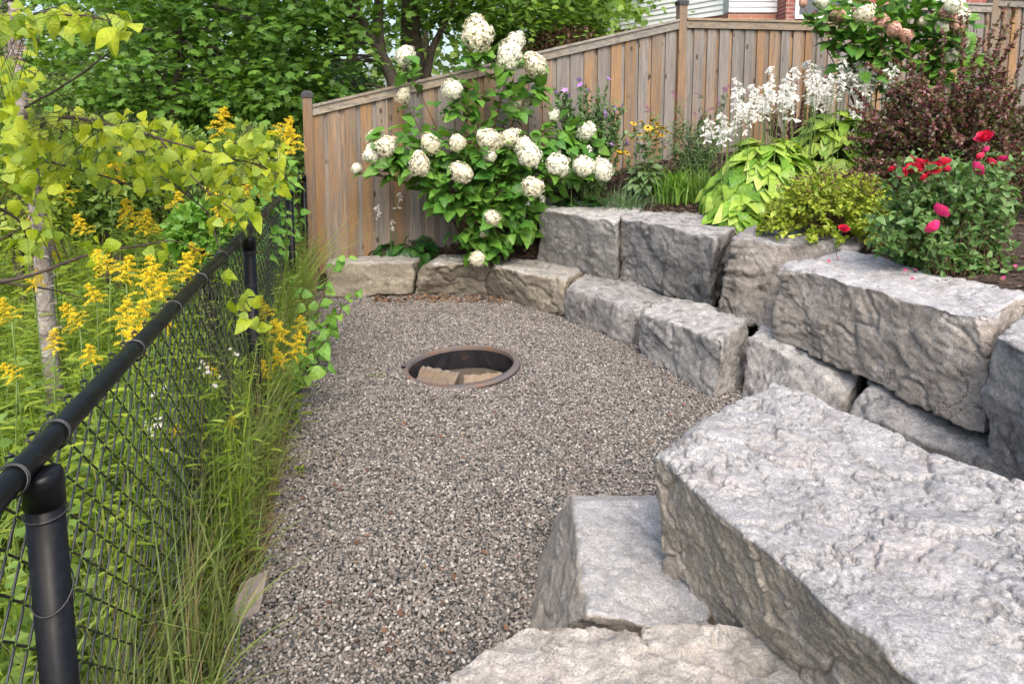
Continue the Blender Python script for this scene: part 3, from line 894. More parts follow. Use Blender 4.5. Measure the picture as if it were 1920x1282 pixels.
# foreground
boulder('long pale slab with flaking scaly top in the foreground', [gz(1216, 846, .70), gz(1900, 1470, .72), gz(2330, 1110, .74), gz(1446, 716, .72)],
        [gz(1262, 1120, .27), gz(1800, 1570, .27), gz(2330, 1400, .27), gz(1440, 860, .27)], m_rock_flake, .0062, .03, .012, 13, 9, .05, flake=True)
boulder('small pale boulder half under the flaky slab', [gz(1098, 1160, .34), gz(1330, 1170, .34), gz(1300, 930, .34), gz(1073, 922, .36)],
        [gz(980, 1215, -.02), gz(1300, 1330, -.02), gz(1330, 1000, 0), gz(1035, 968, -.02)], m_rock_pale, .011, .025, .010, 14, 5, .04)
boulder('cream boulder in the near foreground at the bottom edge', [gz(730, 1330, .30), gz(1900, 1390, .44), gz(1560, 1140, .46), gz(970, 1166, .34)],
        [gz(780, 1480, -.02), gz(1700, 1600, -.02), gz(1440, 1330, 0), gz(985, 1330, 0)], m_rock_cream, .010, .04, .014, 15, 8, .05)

# ================================================================== FIRE RING AND LOGS
m_steel, t_, p_, o_ = newmat('rusty painted steel')
k_ = NT(t_); tc_ = k_.n('ShaderNodeTexCoord').outputs['Object']
c_ = k_.ramp(k_.noise(tc_, 5.0, 7, 0.7, 0.5), [(0.34, (0.15, 0.08, 0.05)), (0.47, (0.11, 0.085, 0.072)), (0.6, (0.085, 0.08, 0.085)), (0.75, (0.16, 0.13, 0.11))])
k_.l(c_, p_.inputs['Base Color']); p_.inputs['Roughness'].default_value = 0.7
b_ = k_.n('ShaderNodeBump'); b_.inputs['Distance'].default_value = 0.003
k_.l(k_.noise(tc_, 70.0, 5, 0.7), b_.inputs['Height']); k_.l(b_.outputs[0], p_.inputs['Normal'])
m_steel_in, t_, p_, o_ = newmat('sooty steel')
k_ = NT(t_); tc_ = k_.n('ShaderNodeTexCoord').outputs['Object']
c_ = k_.ramp(k_.noise(tc_, 6.0, 7, 0.75, 0.8), [(0.42, (0.007, 0.007, 0.009)), (0.58, (0.014, 0.013, 0.014)), (0.68, (0.05, 0.022, 0.012))])
k_.l(c_, p_.inputs['Base Color']); p_.inputs['Roughness'].default_value = 0.9; p_.inputs['Specular IOR Level'].default_value = 0.08
m_ash = plain('ash and grit', (0.075, 0.06, 0.042), 0.95, 0.6, 60.0, 0.01)
fr = thing('fire_ring', 'rusty steel fire ring sunk into the gravel', 'fire ring', (RING[0], RING[1], 0))
fr.rotation_euler = (rad(0.8), rad(-3.2), 0)
def lathe(prof, k=72, gap=None):
    mb = MB(); a = np.arange(k) * 2 * math.pi / k
    V = np.concatenate([np.stack([r_ * np.cos(a), r_ * np.sin(a), np.full(k, z_)], 1) for r_, z_ in prof])
    F = []
    for i in range(len(prof) - 1):
        for j in range(k):
            F.append((i * k + j, i * k + (j + 1) % k, (i + 1) * k + (j + 1) % k, (i + 1) * k + j))
    return mb.add(V, None, np.array(F))
Ri, Ro = RING_R - .048, RING_R
lathe([(Ri + .002, .005), (Ri, .040), (Ri + .004, .046), (Ro - .004, .036), (Ro, .030), (Ro - .002, .012), (Ri + .01, .010)]).build('rim', m_steel, fr)
lathe([(Ri + .006, -.26), (Ri + .006, .012), (Ri, .012), (Ri, -.26)]).build('wall', m_steel_in, fr)
# rim joint and ash floor
mb = MB(); mb.box((-Ro - .004, -.012, .012), (-Ri - .02, .02, .0445)); mb.build('joint', m_steel_in, fr)
ga = np.arange(40) * 2 * math.pi / 40
V = np.concatenate([[[0, 0, -.11]]] + [np.stack([q * Ri * np.cos(ga), q * Ri * np.sin(ga), -.115 + .02 * pn(np.stack([q * 3 * np.cos(ga), q * 3 * np.sin(ga), ga * 0], 1)) - .02 * q], 1) for q in (.25, .5, .75, 1.0)])
F3 = [(0, 1 + i, 1 + (i + 1) % 40) for i in range(40)]
F4 = [(1 + r_ * 40 + i, 1 + (r_ + 1) * 40 + i, 1 + (r_ + 1) * 40 + (i + 1) % 40, 1 + r_ * 40 + (i + 1) % 40) for r_ in range(3) for i in range(40)]
MB().add(V, F3, F4).build('ash_floor', m_ash, fr)
m_log = woodmat('split firewood', (0.22, 0.185, 0.15), (0.19, 0.135, 0.085), 0.45, axis=0, knots=0.0)
def log(label, P, L_, wd_, ht, rz, seed, tilt=0.0):
    rg = np.random.default_rng(seed)
    n = 14; sec = np.array([(-.5, 0), (-.52, .35), (-.46, .78), (-.2, .95), (.1, 1.0), (.4, .92), (.5, .5), (.46, .05), (.1, -.05), (-.2, -.04)])
    k = len(sec); V = []
    for i in range(n + 1):
        x = (i / n - .5) * L_
        j = 1 + .05 * rg.normal(size=(k, 1))
        q = sec * j
        V.append(np.c_[np.full(k, x + (0.006 * rg.normal(size=k) if i in (0, n) else 0)), q[:, 0] * wd_, q[:, 1] * ht])
    V = np.concatenate(V)
    F = [(i * k + j, (i + 1) * k + j, (i + 1) * k + (j + 1) % k, i * k + (j + 1) % k) for i in range(n) for j in range(k)]
    V = np.concatenate([V, V[:k].mean(0)[None], V[-k:].mean(0)[None]])
    c0 = len(V) - 2
    F3 = [(c0, j, (j + 1) % k) for j in range(k)] + [(c0 + 1, n * k + (j + 1) % k, n * k + j) for j in range(k)]
    mb = MB(); mb.add(V, F3, F)
    o = mb.build('log', m_log, None, smooth=False)
    o.location = P; o.rotation_euler = (rad(27), tilt, rz)
    return tag(o, label, 'log', 'split logs in the fire ring')
q = gz(822, 711, -.01)
log('left split log with dark grain lying in the fire ring', (q[0], q[1] + .01, -.040), .27, .15, .085, rad(-13), 1, rad(6))
q = gz(906, 716, -.03)
log('right paler split log lying in the fire ring', (q[0], q[1] + .01, -.058), .27, .11, .075, rad(6), 2, rad(-3))
# weathered offcut by the wire fence
m_off = woodmat('weathered offcut', (0.27, 0.225, 0.185), (0.27, 0.19, 0.14), 0.35, axis=1, knots=0.0)
P4 = [gz(422, 1172, .02), gz(486, 1146, .02), gz(503, 1066, .07), gz(452, 1092, .07)]
mb = MB(); mb.hexa([p - [0, 0, .05] for p in P4] + P4)
o = mb.build('timber_offcut', m_off, None, np.array([P4[0][0], P4[0][1], 0]), smooth=False)
tag(o, 'weathered timber offcut lying in the grass by the wire fence', 'wood')

# ================================================================== WOODEN FENCE
m_board = woodmat('weathered cedar board', (0.215, 0.195, 0.175), (0.275, 0.165, 0.08), 0.55)
m_rail = woodmat('weathered cedar rail', (0.25, 0.23, 0.195), (0.27, 0.19, 0.11), 0.4, axis=0, knots=0.5)
m_post = woodmat('cedar post', (0.22, 0.175, 0.13), (0.27, 0.15, 0.07), 0.6, knots=0.4)
m_cap = plain('black post cap', (0.03, 0.03, 0.035), 0.45, 0.3, 20)
WF0 = np.array([-2.095, 7.35]); WFD = nrm(np.array([1.0, 0.25])); WFN = np.array([WFD[1], -WFD[0]])   # towards the viewer
def wf(u):
    """distance along the fence line where the column u meets it"""
    x = (u - 960) / FPX
    # row-independent enough for a nearly upright picture; solve with the ray through the horizon
    d = ray(u, 213)
    k = d[0] / d[1]
    A = np.array([[WFD[0] - k * WFD[1]]]); b = k * WF0[1] - WF0[0]
    return b / A[0, 0]
def wpt(s, off=0.0): return WF0 + WFD * s + WFN * off
def wz(u, v):
    p = wpt(wf(u)); return at(u, v, p[1])[2]
wfence = thing('wooden_fence', 'weathered cedar board fence climbing behind the flower bed', 'fence', (WF0[0], WF0[1], 0))
WO = np.array([WF0[0], WF0[1], 0.0])
def top_z(s):
    return np.interp(s, [s0, s1, s1 + .02, s2, s2 + .02, s3, s3 + .02, s3 + 6], [z0, z1, z1b, z2, z2b, z3, z3b, z3b])
s0, s1, s2, s3 = 0.0, wf(1272), wf(1672), wf(1843)
z0, z1, z1b, z2, z2b, z3, z3b = wz(592, 205), wz(1258, 38), wz(1290, 40), wz(1290, 40) + .03, wz(1760, 10), wz(1760, 10) + .01, wz(1880, 2)
def bed_under(s):
    p = wpt(s); return bed_z(p[0], p[1]) - .1
def slant_board(s, wd_, th, off, name, mat, parent, zl, zr, zb):
    mb = MB()
    a, b = wpt(s, off), wpt(s + wd_, off); c, d = wpt(s + wd_, off - th), wpt(s, off - th)
    P = [(*a, zb), (*b, zb), (*c, zb), (*d, zb), (*a, zl), (*b, zr), (*c, zr), (*d, zl)]
    mb.hexa([np.array(p) - WO for p in P])
    o = obj(name, mb.mesh(name, mat, None, False), parent)
    return o
def centre_origin(o):
    """put the object's origin at its own middle so that textures differ from board to board"""
    me = o.data; n = len(me.vertices); a = np.zeros(n * 3, np.float32); me.vertices.foreach_get('co', a)
    a = a.reshape(-1, 3); c = a.mean(0); me.vertices.foreach_set('co', (a - c).ravel()); me.update()
    o.location = tuple(c)
rb = random.Random(5)
s = 0.03; toggle = 0
while s < wf(1990):
    near_post = any(abs(s + .06 - q) < .10 for q in (s1, s2, s3))
    wd_ = 0.118 + rb.uniform(-.006, .006)
    zb = bed_under(s)
    pan = 0.012
    for q0, q1 in ((s0, s1), (s1, s2), (s2, s3), (s3, 99)):
        if q0 <= s < q1: lo_, hi_ = q0, q1
    e = min(s + wd_, hi_ - .0)
    if e - s > .02:
        zt0, zt1 = top_z(s) - .06, top_z(e) - .06
        lean = rb.uniform(-.003, .003)
        centre_origin(slant_board(s, e - s, .018, .030 + rb.uniform(-.002, .002), 'board', m_board, wfence, zt0, zt1, zb))
    # the board behind, seen through the gap
    e2 = min(e + .05, hi_)
    if e2 - e > .01:
        centre_origin(slant_board(e - .012, e2 - e + .024, .018, .009, 'board', m_board, wfence, top_z(e) - .06, top_z(e2) - .06, zb))
    s = hi_ if e2 >= hi_ - .001 else s + wd_ + .046
def rail_piece(sa, sb, off0, off1, h0, h1, name='rail'):
    mb = MB()
    za, zb_ = top_z(sa + .03), top_z(sb - .03)
    P = []
    for dz in (h0, h1):
        for (s_, of_, z_) in ((sa, off0, za), (sb, off0, zb_), (sb, off1, zb_), (sa, off1, za)):
            p = wpt(s_, of_); P.append(np.array([p[0], p[1], z_ + dz]) - WO)
    mb.hexa(P)
    o = obj(name, mb.mesh(name, m_rail, None, False), wfence)
    centre_origin(o)
for sa, sb in ((s0 + .05, s1 - .05), (s1 + .05, s2 - .05), (s2 + .05, s3 - .05), (s3 + .05, s3 + 3)):
    n = 2 if sb - sa > 3 else 1
    for i in range(n):
        a_, b_ = sa + (sb - sa) * i / n, sa + (sb - sa) * (i + 1) / n
        rail_piece(a_, b_, .056, .018 + .014, -.085, -.003, 'fascia_board')
        rail_piece(a_ + .001, b_ - .001, .072, -.07, .0, .028, 'cap_rail')
        rail_piece(a_, b_, -.012, -.05, -.10, -.004, 'rail')
def post(sp_, ztop, zbot, wd_=.095, cap=True):
    mb = MB()
    c = wpt(sp_, 0.01)
    def corner(a, b, z): p = c + WFD * a + WFN * b; return np.array([p[0], p[1], z]) - WO
    h = wd_ / 2
    mb.hexa([corner(a, b, zbot) for a, b in ((-h, h), (h, h), (h, -h), (-h, -h))] + [corner(a, b, ztop) for a, b in ((-h, h), (h, h), (h, -h), (-h, -h))])
    o = obj('post', mb.mesh('post', m_post, None, False), wfence); centre_origin(o)
    loc = np.array(o.location)
    mb = MB(); H = h + .012
    ring = ((-H, H), (H, H), (H, -H), (-H, -H))
    mb.hexa([corner(a, b, ztop - .015) for a, b in ring] + [corner(a, b, ztop + .022) for a, b in ring])
    I = h * .55
    mb.hexa([corner(a, b, ztop + .0221) for a, b in ring] + [corner(a / H * I, b / H * I, ztop + .055) for a, b in ring])
    c_ = obj('cap', mb.mesh('cap', m_cap, None, False), o); c_.location = tuple(-loc)
post(s0, wz(570, 180), -.35)
post(s1, wz(1272, 8), .7)
post(s2, wz(1672, -45), .8)
post(s3, wz(1843, -25), .8)

# ================================================================== CHAIN LINK FENCE
m_black, t_, p_, o_ = newmat('black coated steel')
k_ = NT(t_)
tc_ = k_.n('ShaderNodeTexCoord').outputs['Object']
mp_ = k_.n('ShaderNodeMapping'); mp_.inputs['Scale'].default_value = (30, 3, 30); k_.l(tc_, mp_.inputs[0])
sc_ = k_.noise(mp_.outputs[0], 2.5, 6, 0.7)
k_.l(k_.ramp(sc_, [(0.5, (0.004, 0.0043, 0.005)), (0.68, (0.010, 0.0105, 0.012)), (0.76, (0.12, 0.12, 0.12))]), p_.inputs['Base Color'])
k_.l(k_.ramp(k_.noise(tc_, 14, 5), [(0.3, (0.25, 0.25, 0.25)), (0.7, (0.5, 0.5, 0.5))]), p_.inputs['Roughness'])
p_.inputs['Specular IOR Level'].default_value = 0.2
m_wire = plain('black vinyl wire', (0.016, 0.017, 0.019), 0.42, 0.3, 60, spec=0.5)
m_tie = plain('dull tie wire', (0.05, 0.05, 0.052), 0.4, 0.3, 60, metallic=0.4)
FO = np.array([FA[0], FA[1], 0.0])
clf = thing('chain_link_fence', 'black chain link fence with tubular top rail along the wild meadow', 'fence', FO)
clf.rotation_euler = (0, 0, math.atan2(FDIR[1], FDIR[0]))      # local x runs along the fence, local +y is the meadow side
LEN0, LEN1 = -1.7, 6.25
RZ = 1.235
mb = MB(); xs = np.linspace(LEN0, LEN1, 60)
P = np.stack([xs, np.full(60, .012), RZ + .004 * np.sin(xs * 1.7)], 1)
mb.tube(P, .0225, 20); mb.build('top_rail', m_black, clf)
for i, x in enumerate((0.0, 2.46, 4.7, 6.2)):
    mb = MB()
    rr_ = .031 if i < 2 else .028
    prof = [(x, -.012, -.35, rr_), (x, -.012, RZ - .055, rr_)]
    mb.tube([(a, b, c) for a, b, c, d in prof], [d for *_, d in prof], 28)
    o = mb.build('post', m_black, clf)
    mb = MB(); z = RZ - .075
    mb.tube([(x, -.012, z), (x, -.012, z + .050), (x, -.011, z + .056), (x, -.010, z + .060), (x, -.010, z + .061)], [rr_ + .0025, rr_ + .0025, rr_ + .001, rr_ * .85, rr_ * .2], 28)
    mb.build('cap', m_black, o)
    a = np.linspace(0, 2 * math.pi, 25)
    for z, sl_ in ((RZ - .09, .004), (RZ - .24, .03), (RZ - .55, -.01)):
        mb = MB(); mb.tube(np.stack([x + (rr_ + .003) * np.cos(a), -.012 + (rr_ + .003) * np.sin(a), z + sl_ * np.cos(a)], 1), .0016, 5)
        mb.build('tie_wire', m_tie, o)
a = np.linspace(0, 2 * math.pi, 25)
tie = None
for x in [-.25, -.06, .12, .62, 1.02, 1.42, 1.85, 2.2, 2.75, 3.3, 3.9, 4.4, 5.0, 5.6]:
    if tie is None:
        mb = MB()
        mb.tube(np.stack([.006 * np.sin(a), .027 * np.cos(a), .027 * np.sin(a)], 1), .0019, 5)
        mb.tube(np.stack([.006 + .004 * np.sin(a[:20]), .0275 * np.cos(a[:20]), .0275 * np.sin(a[:20])], 1), .0019, 5)
        mb.tube([(.0, .027, .0), (.004, .04, -.012), (0, .05, -.004)], .0019, 5)
        tie = mb.mesh('tie_wire', m_wire)
    o = obj('tie_wire', tie, clf); o.location = (x, .012, RZ); o.rotation_euler = (0, R.uniform(-.2, .2), R.uniform(-.25, .25))
# the woven wires, one by one
WP, HP = .046, .043
def wire_mesh(flip):
    pts = []
    n = int(1.24 / HP)
    for i in range(n + 1):
        z = .02 + i * HP
        side = (i + flip) % 2
        xx = WP * side; yy = .0035 * (1 if side else -1)
        inn = -.0045 if side else .0045
        pts += [(xx + inn, yy * .3, z - .006), (xx + (.0016 if side else -.0016), yy, z), (xx + inn, yy * .3, z + .006)]
    zt = pts[-1][2]; xl = pts[-1][0]
    s_ = 1 if xl > WP / 2 else -1
    pts += [(xl - s_ * .012, 0, zt + .010), (xl - s_ * .004, .006, zt + .020), (xl + s_ * .006, -.002, zt + .018)]
    mb = MB(); mb.tube(np.array(pts), .0026, 6)
    return mb.mesh('wire', m_wire)
fab = bpy.data.objects.new('chain_link_mesh', None); COL.objects.link(fab); fab.parent = clf; fab.location = (0, .040, 0)
wm = [wire_mesh(0), wire_mesh(1)]
i = 0; x = LEN0 + 0.7
while x < LEN1 - .05:
    o = obj('wire', wm[i % 2], fab); o.location = (x, .004 * math.sin(x * 5) + .006 * math.sin(x * 1.3), 0)
    x += WP; i += 1

# ================================================================== HOUSES BEYOND
m_siding = plain('white vinyl siding', (0.72, 0.73, 0.75), 0.5, 0.05, 3)
m_siding_grey = plain('grey vinyl siding', (0.50, 0.50, 0.52), 0.5, 0.05, 3)
m_winframe = plain('white window frame', (0.8, 0.8, 0.8), 0.4, 0.03, 3)
m_glass, t_, p_, o_ = newmat('window glass')
p_.inputs['Base Color'].default_value = (0.05, 0.06, 0.07, 1); p_.inputs['Roughness'].default_value = 0.08
def brickmat(name, c1, c2):
    m, t, p, out = newmat(name); k = NT(t)
    b = k.n('ShaderNodeTexBrick'); tc = k.n('ShaderNodeTexCoord').outputs['Object']
    mp = k.n('ShaderNodeMapping'); mp.inputs['Rotation'].default_value = (rad(90), 0, 0); k.l(tc, mp.inputs[0]); k.l(mp.outputs[0], b.inputs['Vector'])
    b.inputs['Color1'].default_value = (*c1, 1); b.inputs['Color2'].default_value = (*c2, 1); b.inputs['Mortar'].default_value = (0.3, 0.25, 0.22, 1)
    b.inputs['Scale'].default_value = 1.0; b.inputs['Brick Width'].default_value = .22; b.inputs['Row Height'].default_value = .075; b.inputs['Mortar Size'].default_value = .008
    k.l(b.outputs[0], p.inputs['Base Color']); p.inputs['Roughness'].default_value = .9
    return m
m_brick = brickmat('red brick', (0.24, 0.075, 0.055), (0.17, 0.05, 0.045))
m_brick2 = brickmat('orange brick', (0.34, 0.13, 0.075), (0.28, 0.10, 0.06))
HY = 15.0
def sid(x0, x1, z0_, z1_, y, step=.11):
    mb = MB(); n = int((z1_ - z0_) / step)
    for i in range(n):
        za, zb_ = z0_ + i * step, z0_ + (i + 1) * step
        mb.add([(x0, y - .022, za), (x1, y - .022, za), (x1, y, zb_), (x0, y, zb_), (x0, y, za), (x1, y, za)], None, [(0, 1, 2, 3), (4, 5, 1, 0)])
    return mb
def hx(u): return at(u, 20, HY)[0]
def hz(v): return at(1300, v, HY)[2]
h1 = thing('house', 'white sided house with orange brick base rising behind the fence', 'house', (hx(1240), HY, 0))
HO = np.array([hx(1366), HY, 0.0]); XL = hx(1366) - 8.0
zb1 = hz(27)
mb = MB(); mb.box((XL, HY, -.2), (hx(1366), HY + 4, zb1)); mb.build('wall', m_brick2, h1, HO, False)
sid(XL, hx(1358), zb1, zb1 + 4.0, HY - .01).build('siding', m_siding, h1, HO, False)
mb = MB(); mb.box((hx(1358), HY - .05, zb1 - .02), (hx(1366), HY + .02, zb1 + 4.0)); mb.build('corner_trim', m_winframe, h1, HO, False)
mb = MB(); mb.box((XL, HY + .02, zb1 + .01), (hx(1364), HY + 4, zb1 + 4.0)); mb.build('upper_wall', m_siding, h1, HO, False)
mb = MB(); xa, xb = XL - .3, hx(1372); zr = zb1 + 4.0
mb.add([(xa, HY - .4, zr), (xb, HY - .4, zr), (xb, HY + 6.4, zr), (xa, HY + 6.4, zr), (xa, HY + 3, zr + 2), (xb, HY + 3, zr + 2)], [(1, 2, 5), (3, 0, 4)], [(0, 1, 5, 4), (2, 3, 4, 5), (3, 2, 1, 0)])
m_shingle = plain('dark roof shingle', (0.07, 0.065, 0.06), .9, .3, 15)
mb.build('roof', m_shingle, h1, HO, False)
h1.location = (hx(1366), HY, 0); h1.rotation_euler = (0, 0, rad(-57))
HY2 = HY - .3
h2 = thing('house', 'red brick house with grey siding and white window behind the fence', 'house', (at(1450, 20, HY2)[0], HY2, 0))
HO2 = np.array([at(1450, 20, HY2)[0], HY2, 0.0])
def kx(u): return at(u, 20, HY2)[0]
zk = at(1400, 24, HY2)[2]
mb = MB(); mb.box((kx(1366), HY2, -.2), (kx(1456), HY2 + 6, zk)); mb.build('wall', m_brick2, h2, HO2, False)
sid(kx(1366), kx(1456), zk, zk + 4.0, HY2 - .01).build('siding', m_siding_grey, h2, HO2, False)
mb = MB(); mb.box((kx(1366), HY2 + .02, zk + .01), (kx(1456), HY2 + 6, zk + 4)); mb.build('upper_wall', m_siding_grey, h2, HO2, False)
mb = MB(); mb.box((kx(1456), HY2 - .5, -.2), (kx(2150), HY2 + 6, zk + 4)); mb.build('brick_wing', m_brick, h2, HO2, False)
def window(u0, u1, v0, v1):
    y = HY2 - .5
    a, b = at(u0, v1, y), at(u1, v0, y)
    mb = MB(); t = .07
    mb.box((a[0], y - .05, a[2]), (b[0], y - .001, a[2] + t)); mb.box((a[0], y - .05, b[2] - t), (b[0], y - .001, b[2]))
    mb.box((a[0], y - .051, a[2] + t), (a[0] + t, y - .001, b[2] - t)); mb.box((b[0] - t, y - .051, a[2] + t), (b[0], y - .001, b[2] - t))
    o = mb.build('window', m_winframe, h2, HO2, False)
    mb = MB(); mb.box((a[0] + t, y - .02, a[2] + t), (b[0] - t, y - .002, b[2] - t)); mb.build('pane', m_glass, o, HO2, False)
window(1489, 1600, -90, 36)
window(1738, 1815, -90, 8)
mb = MB(); xa, xb = kx(1360), kx(2160); zr = zk + 4.0
mb.add([(xa, HY2 - .9, zr), (xb, HY2 - .9, zr), (xb, HY2 + 6.4, zr), (xa, HY2 + 6.4, zr), (xa, HY2 + 3, zr + 2), (xb, HY2 + 3, zr + 2)], [(1, 2, 5), (3, 0, 4)], [(0, 1, 5, 4), (2, 3, 4, 5), (3, 2, 1, 0)])
mb.build('roof', m_shingle, h2, HO2, False)
# neighbour's fence seen over the slope
nfc = thing('garden_gate', "neighbour's low wooden gate with dark capped post behind the sloping fence", 'gate', at(920, 140, 11.0) * [1, 1, 0])
NO = np.array(at(920, 140, 11.0) * [1, 1, 0])
a, b = at(892, 112, 11.0), at(890, 180, 11.0)
mb = MB(); mb.box((a[0] - .045, 10.95, .3), (a[0] + .045, 11.05, a[2])); mb.build('post', m_post, nfc, NO, False)
for i in range(6):
    zt = at(900, 122 + i * 9, 11.0)[2]
    mb = MB(); mb.box((a[0] + .047, 10.98, zt - .05), (at(990, 120, 11)[0], 11.0, zt)); mb.build('slat', m_rail, nfc, NO, False)
a = at(935, 88, 11.2)
mb = MB(); mb.box((a[0] - .05, 11.2, .3), (a[0] + .05, 11.3, a[2])); o = mb.build('post', m_post, nfc, NO, False)
mb = MB(); mb.box((a[0] - .075, 11.17, a[2] + .001), (a[0] + .075, 11.33, a[2] + .035)); mb.hexa([(a[0] - .07, 11.18, a[2] + .036), (a[0] + .07, 11.18, a[2] + .036), (a[0] + .07, 11.32, a[2] + .036), (a[0] - .07, 11.32, a[2] + .036), (a[0] - .03, 11.22, a[2] + .08), (a[0] + .03, 11.22, a[2] + .08), (a[0] + .03, 11.28, a[2] + .08), (a[0] - .03, 11.28, a[2] + .08)]); mb.build('cap', m_cap, nfc, NO, False)

# ================================================================== PLANTS
m_birch = leafmat('birch leaf', [(0.15, 0.24, 0.02), (0.27, 0.36, 0.02), (0.40, 0.45, 0.025), (0.28, 0.38, 0.07)], 0.45, 0.45, 0.07, 10)
m_maple = leafmat('maple leaf', [(0.045, 0.11, 0.018), (0.08, 0.18, 0.025), (0.13, 0.25, 0.035), (0.06, 0.14, 0.022)], 0.38, 0.5)
m_maple2 = leafmat('light maple leaf', [(0.085, 0.18, 0.022), (0.14, 0.26, 0.03), (0.21, 0.33, 0.045), (0.11, 0.22, 0.03)], 0.42, 0.5)
m_wood2 = leafmat('woodland leaf', [(0.07, 0.14, 0.025), (0.14, 0.24, 0.05), (0.24, 0.34, 0.08), (0.10, 0.18, 0.035)], 0.4, 0.6)  # greens lightened so the colour mimics the airy glow of the far wood
m_hyd = leafmat('hydrangea leaf', [(0.036, 0.12, 0.016), (0.07, 0.185, 0.024), (0.13, 0.26, 0.04), (0.09, 0.21, 0.028)], 0.3, 0.42, 0.22, 10)
m_hosta = leafmat('lime hosta leaf', [(0.07, 0.18, 0.02), (0.15, 0.29, 0.03), (0.24, 0.37, 0.045), (0.36, 0.46, 0.09), (0.15, 0.28, 0.035)], 0.3, 0.38, 0.3, 11)
m_hostad = leafmat('dark hosta leaf', [(0.012, 0.05, 0.012), (0.025, 0.085, 0.016), (0.04, 0.12, 0.02)], 0.25, 0.35, 0.25, 11)
m_blue = leafmat('blue green leaf', [(0.05, 0.10, 0.035), (0.085, 0.15, 0.055), (0.13, 0.20, 0.085)], 0.25, 0.5, 0.25, 9)
m_spirea = leafmat('golden spirea leaf', [(0.15, 0.23, 0.02), (0.26, 0.35, 0.03), (0.38, 0.44, 0.055), (0.20, 0.28, 0.025)], 0.35, 0.45)
m_spirea_tip = leafmat('reddish tip leaf', [(0.10, 0.05, 0.03), (0.16, 0.08, 0.06), (0.13, 0.10, 0.04)], 0.25, 0.5)
m_barb = leafmat('barberry leaf', [(0.11, 0.028, 0.04), (0.18, 0.06, 0.075), (0.30, 0.17, 0.19), (0.09, 0.11, 0.03), (0.08, 0.10, 0.03), (0.20, 0.07, 0.07)], 0.3, 0.4)  # the pale mauve stop puts a leaf sheen into the colour
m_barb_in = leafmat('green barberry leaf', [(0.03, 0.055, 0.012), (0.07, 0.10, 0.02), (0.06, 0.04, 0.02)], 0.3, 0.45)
m_rose = leafmat('rose leaf', [(0.045, 0.115, 0.025), (0.09, 0.185, 0.05), (0.155, 0.26, 0.085), (0.10, 0.20, 0.06)], 0.32, 0.42)
m_rosepet = leafmat('red rose petal', [(0.50, 0.012, 0.03), (0.62, 0.02, 0.05), (0.68, 0.03, 0.13)], 0.25, 0.5, tcol=(1.1, 0.6, 0.7))
m_rosepink = leafmat('pink rose petal', [(0.62, 0.02, 0.14), (0.70, 0.05, 0.22), (0.60, 0.02, 0.10)], 0.25, 0.5, tcol=(1.1, 0.6, 0.7))
m_weed = leafmat('meadow leaf', [(0.09, 0.16, 0.016), (0.17, 0.25, 0.025), (0.28, 0.35, 0.035), (0.21, 0.29, 0.045)], 0.4, 0.5)
m_grass = leafmat('grass blade', [(0.09, 0.16, 0.02), (0.16, 0.24, 0.035), (0.24, 0.30, 0.07), (0.12, 0.20, 0.04)], 0.35, 0.45)
m_dry = leafmat('dry grass', [(0.20, 0.15, 0.07), (0.30, 0.24, 0.12), (0.16, 0.11, 0.05), (0.16, 0.18, 0.06)], 0.3, 0.6)
m_verge = leafmat('verge grass', [(0.09, 0.13, 0.035), (0.15, 0.20, 0.05), (0.22, 0.26, 0.09), (0.20, 0.19, 0.08)], 0.35, 0.5)
m_lily = leafmat('daylily blade', [(0.07, 0.17, 0.02), (0.12, 0.25, 0.03), (0.20, 0.33, 0.05)], 0.35, 0.4)
m_fine = leafmat('fine blue grass', [(0.05, 0.11, 0.05), (0.09, 0.17, 0.07), (0.14, 0.22, 0.09)], 0.3, 0.45)
m_vine = leafmat('bright vine leaf', [(0.09, 0.23, 0.03), (0.14, 0.30, 0.045), (0.21, 0.36, 0.06)], 0.4, 0.45, 0.25, 8)
m_white = leafmat('white petal', [(0.74, 0.73, 0.60), (0.82, 0.80, 0.68), (0.84, 0.83, 0.76), (0.72, 0.74, 0.50)], 0.25, 0.6, tcol=(1, 1, 0.85))
m_cream = leafmat('cream petal', [(0.78, 0.75, 0.58), (0.82, 0.80, 0.66), (0.74, 0.74, 0.50), (0.76, 0.62, 0.54), (0.82, 0.80, 0.68)], 0.25, 0.6, tcol=(1, 1, 0.8))
m_pinkhyd = leafmat('dusty pink petal', [(0.62, 0.36, 0.30), (0.70, 0.45, 0.36), (0.58, 0.30, 0.28), (0.70, 0.58, 0.36)], 0.25, 0.6, tcol=(1, .9, .8))
m_hbell = leafmat('hosta flower', [(0.82, 0.80, 0.74), (0.86, 0.85, 0.80), (0.78, 0.76, 0.74)], 0.4, 0.5, tcol=(1, 1, 1))
m_gold = leafmat('goldenrod flower', [(0.66, 0.46, 0.012), (0.76, 0.57, 0.02), (0.82, 0.66, 0.05), (0.62, 0.50, 0.02)], 0.25, 0.7, tcol=(1, 1, .6))
m_susan = leafmat('yellow ray petal', [(0.68, 0.42, 0.01), (0.74, 0.50, 0.015)], 0.25, 0.6, tcol=(1, 1, .5))
m_eye = plain('dark flower eye', (0.03, 0.016, 0.01), 0.9)
m_purple = leafmat('purple petal', [(0.26, 0.12, 0.42), (0.36, 0.18, 0.52), (0.42, 0.26, 0.60)], 0.25, 0.6, tcol=(1, .8, 1.1))
m_magenta = leafmat('magenta floret', [(0.22, 0.02, 0.20), (0.32, 0.03, 0.28), (0.28, 0.02, 0.16)], 0.2, 0.6, tcol=(1, .6, 1))
m_aster = leafmat('aster petal', [(0.78, 0.78, 0.74), (0.82, 0.80, 0.70)], 0.2, 0.6, tcol=(1, 1, .9))
m_stem_red = plain('reddish stem', (0.10, 0.045, 0.03), 0.7, 0.4, 30)
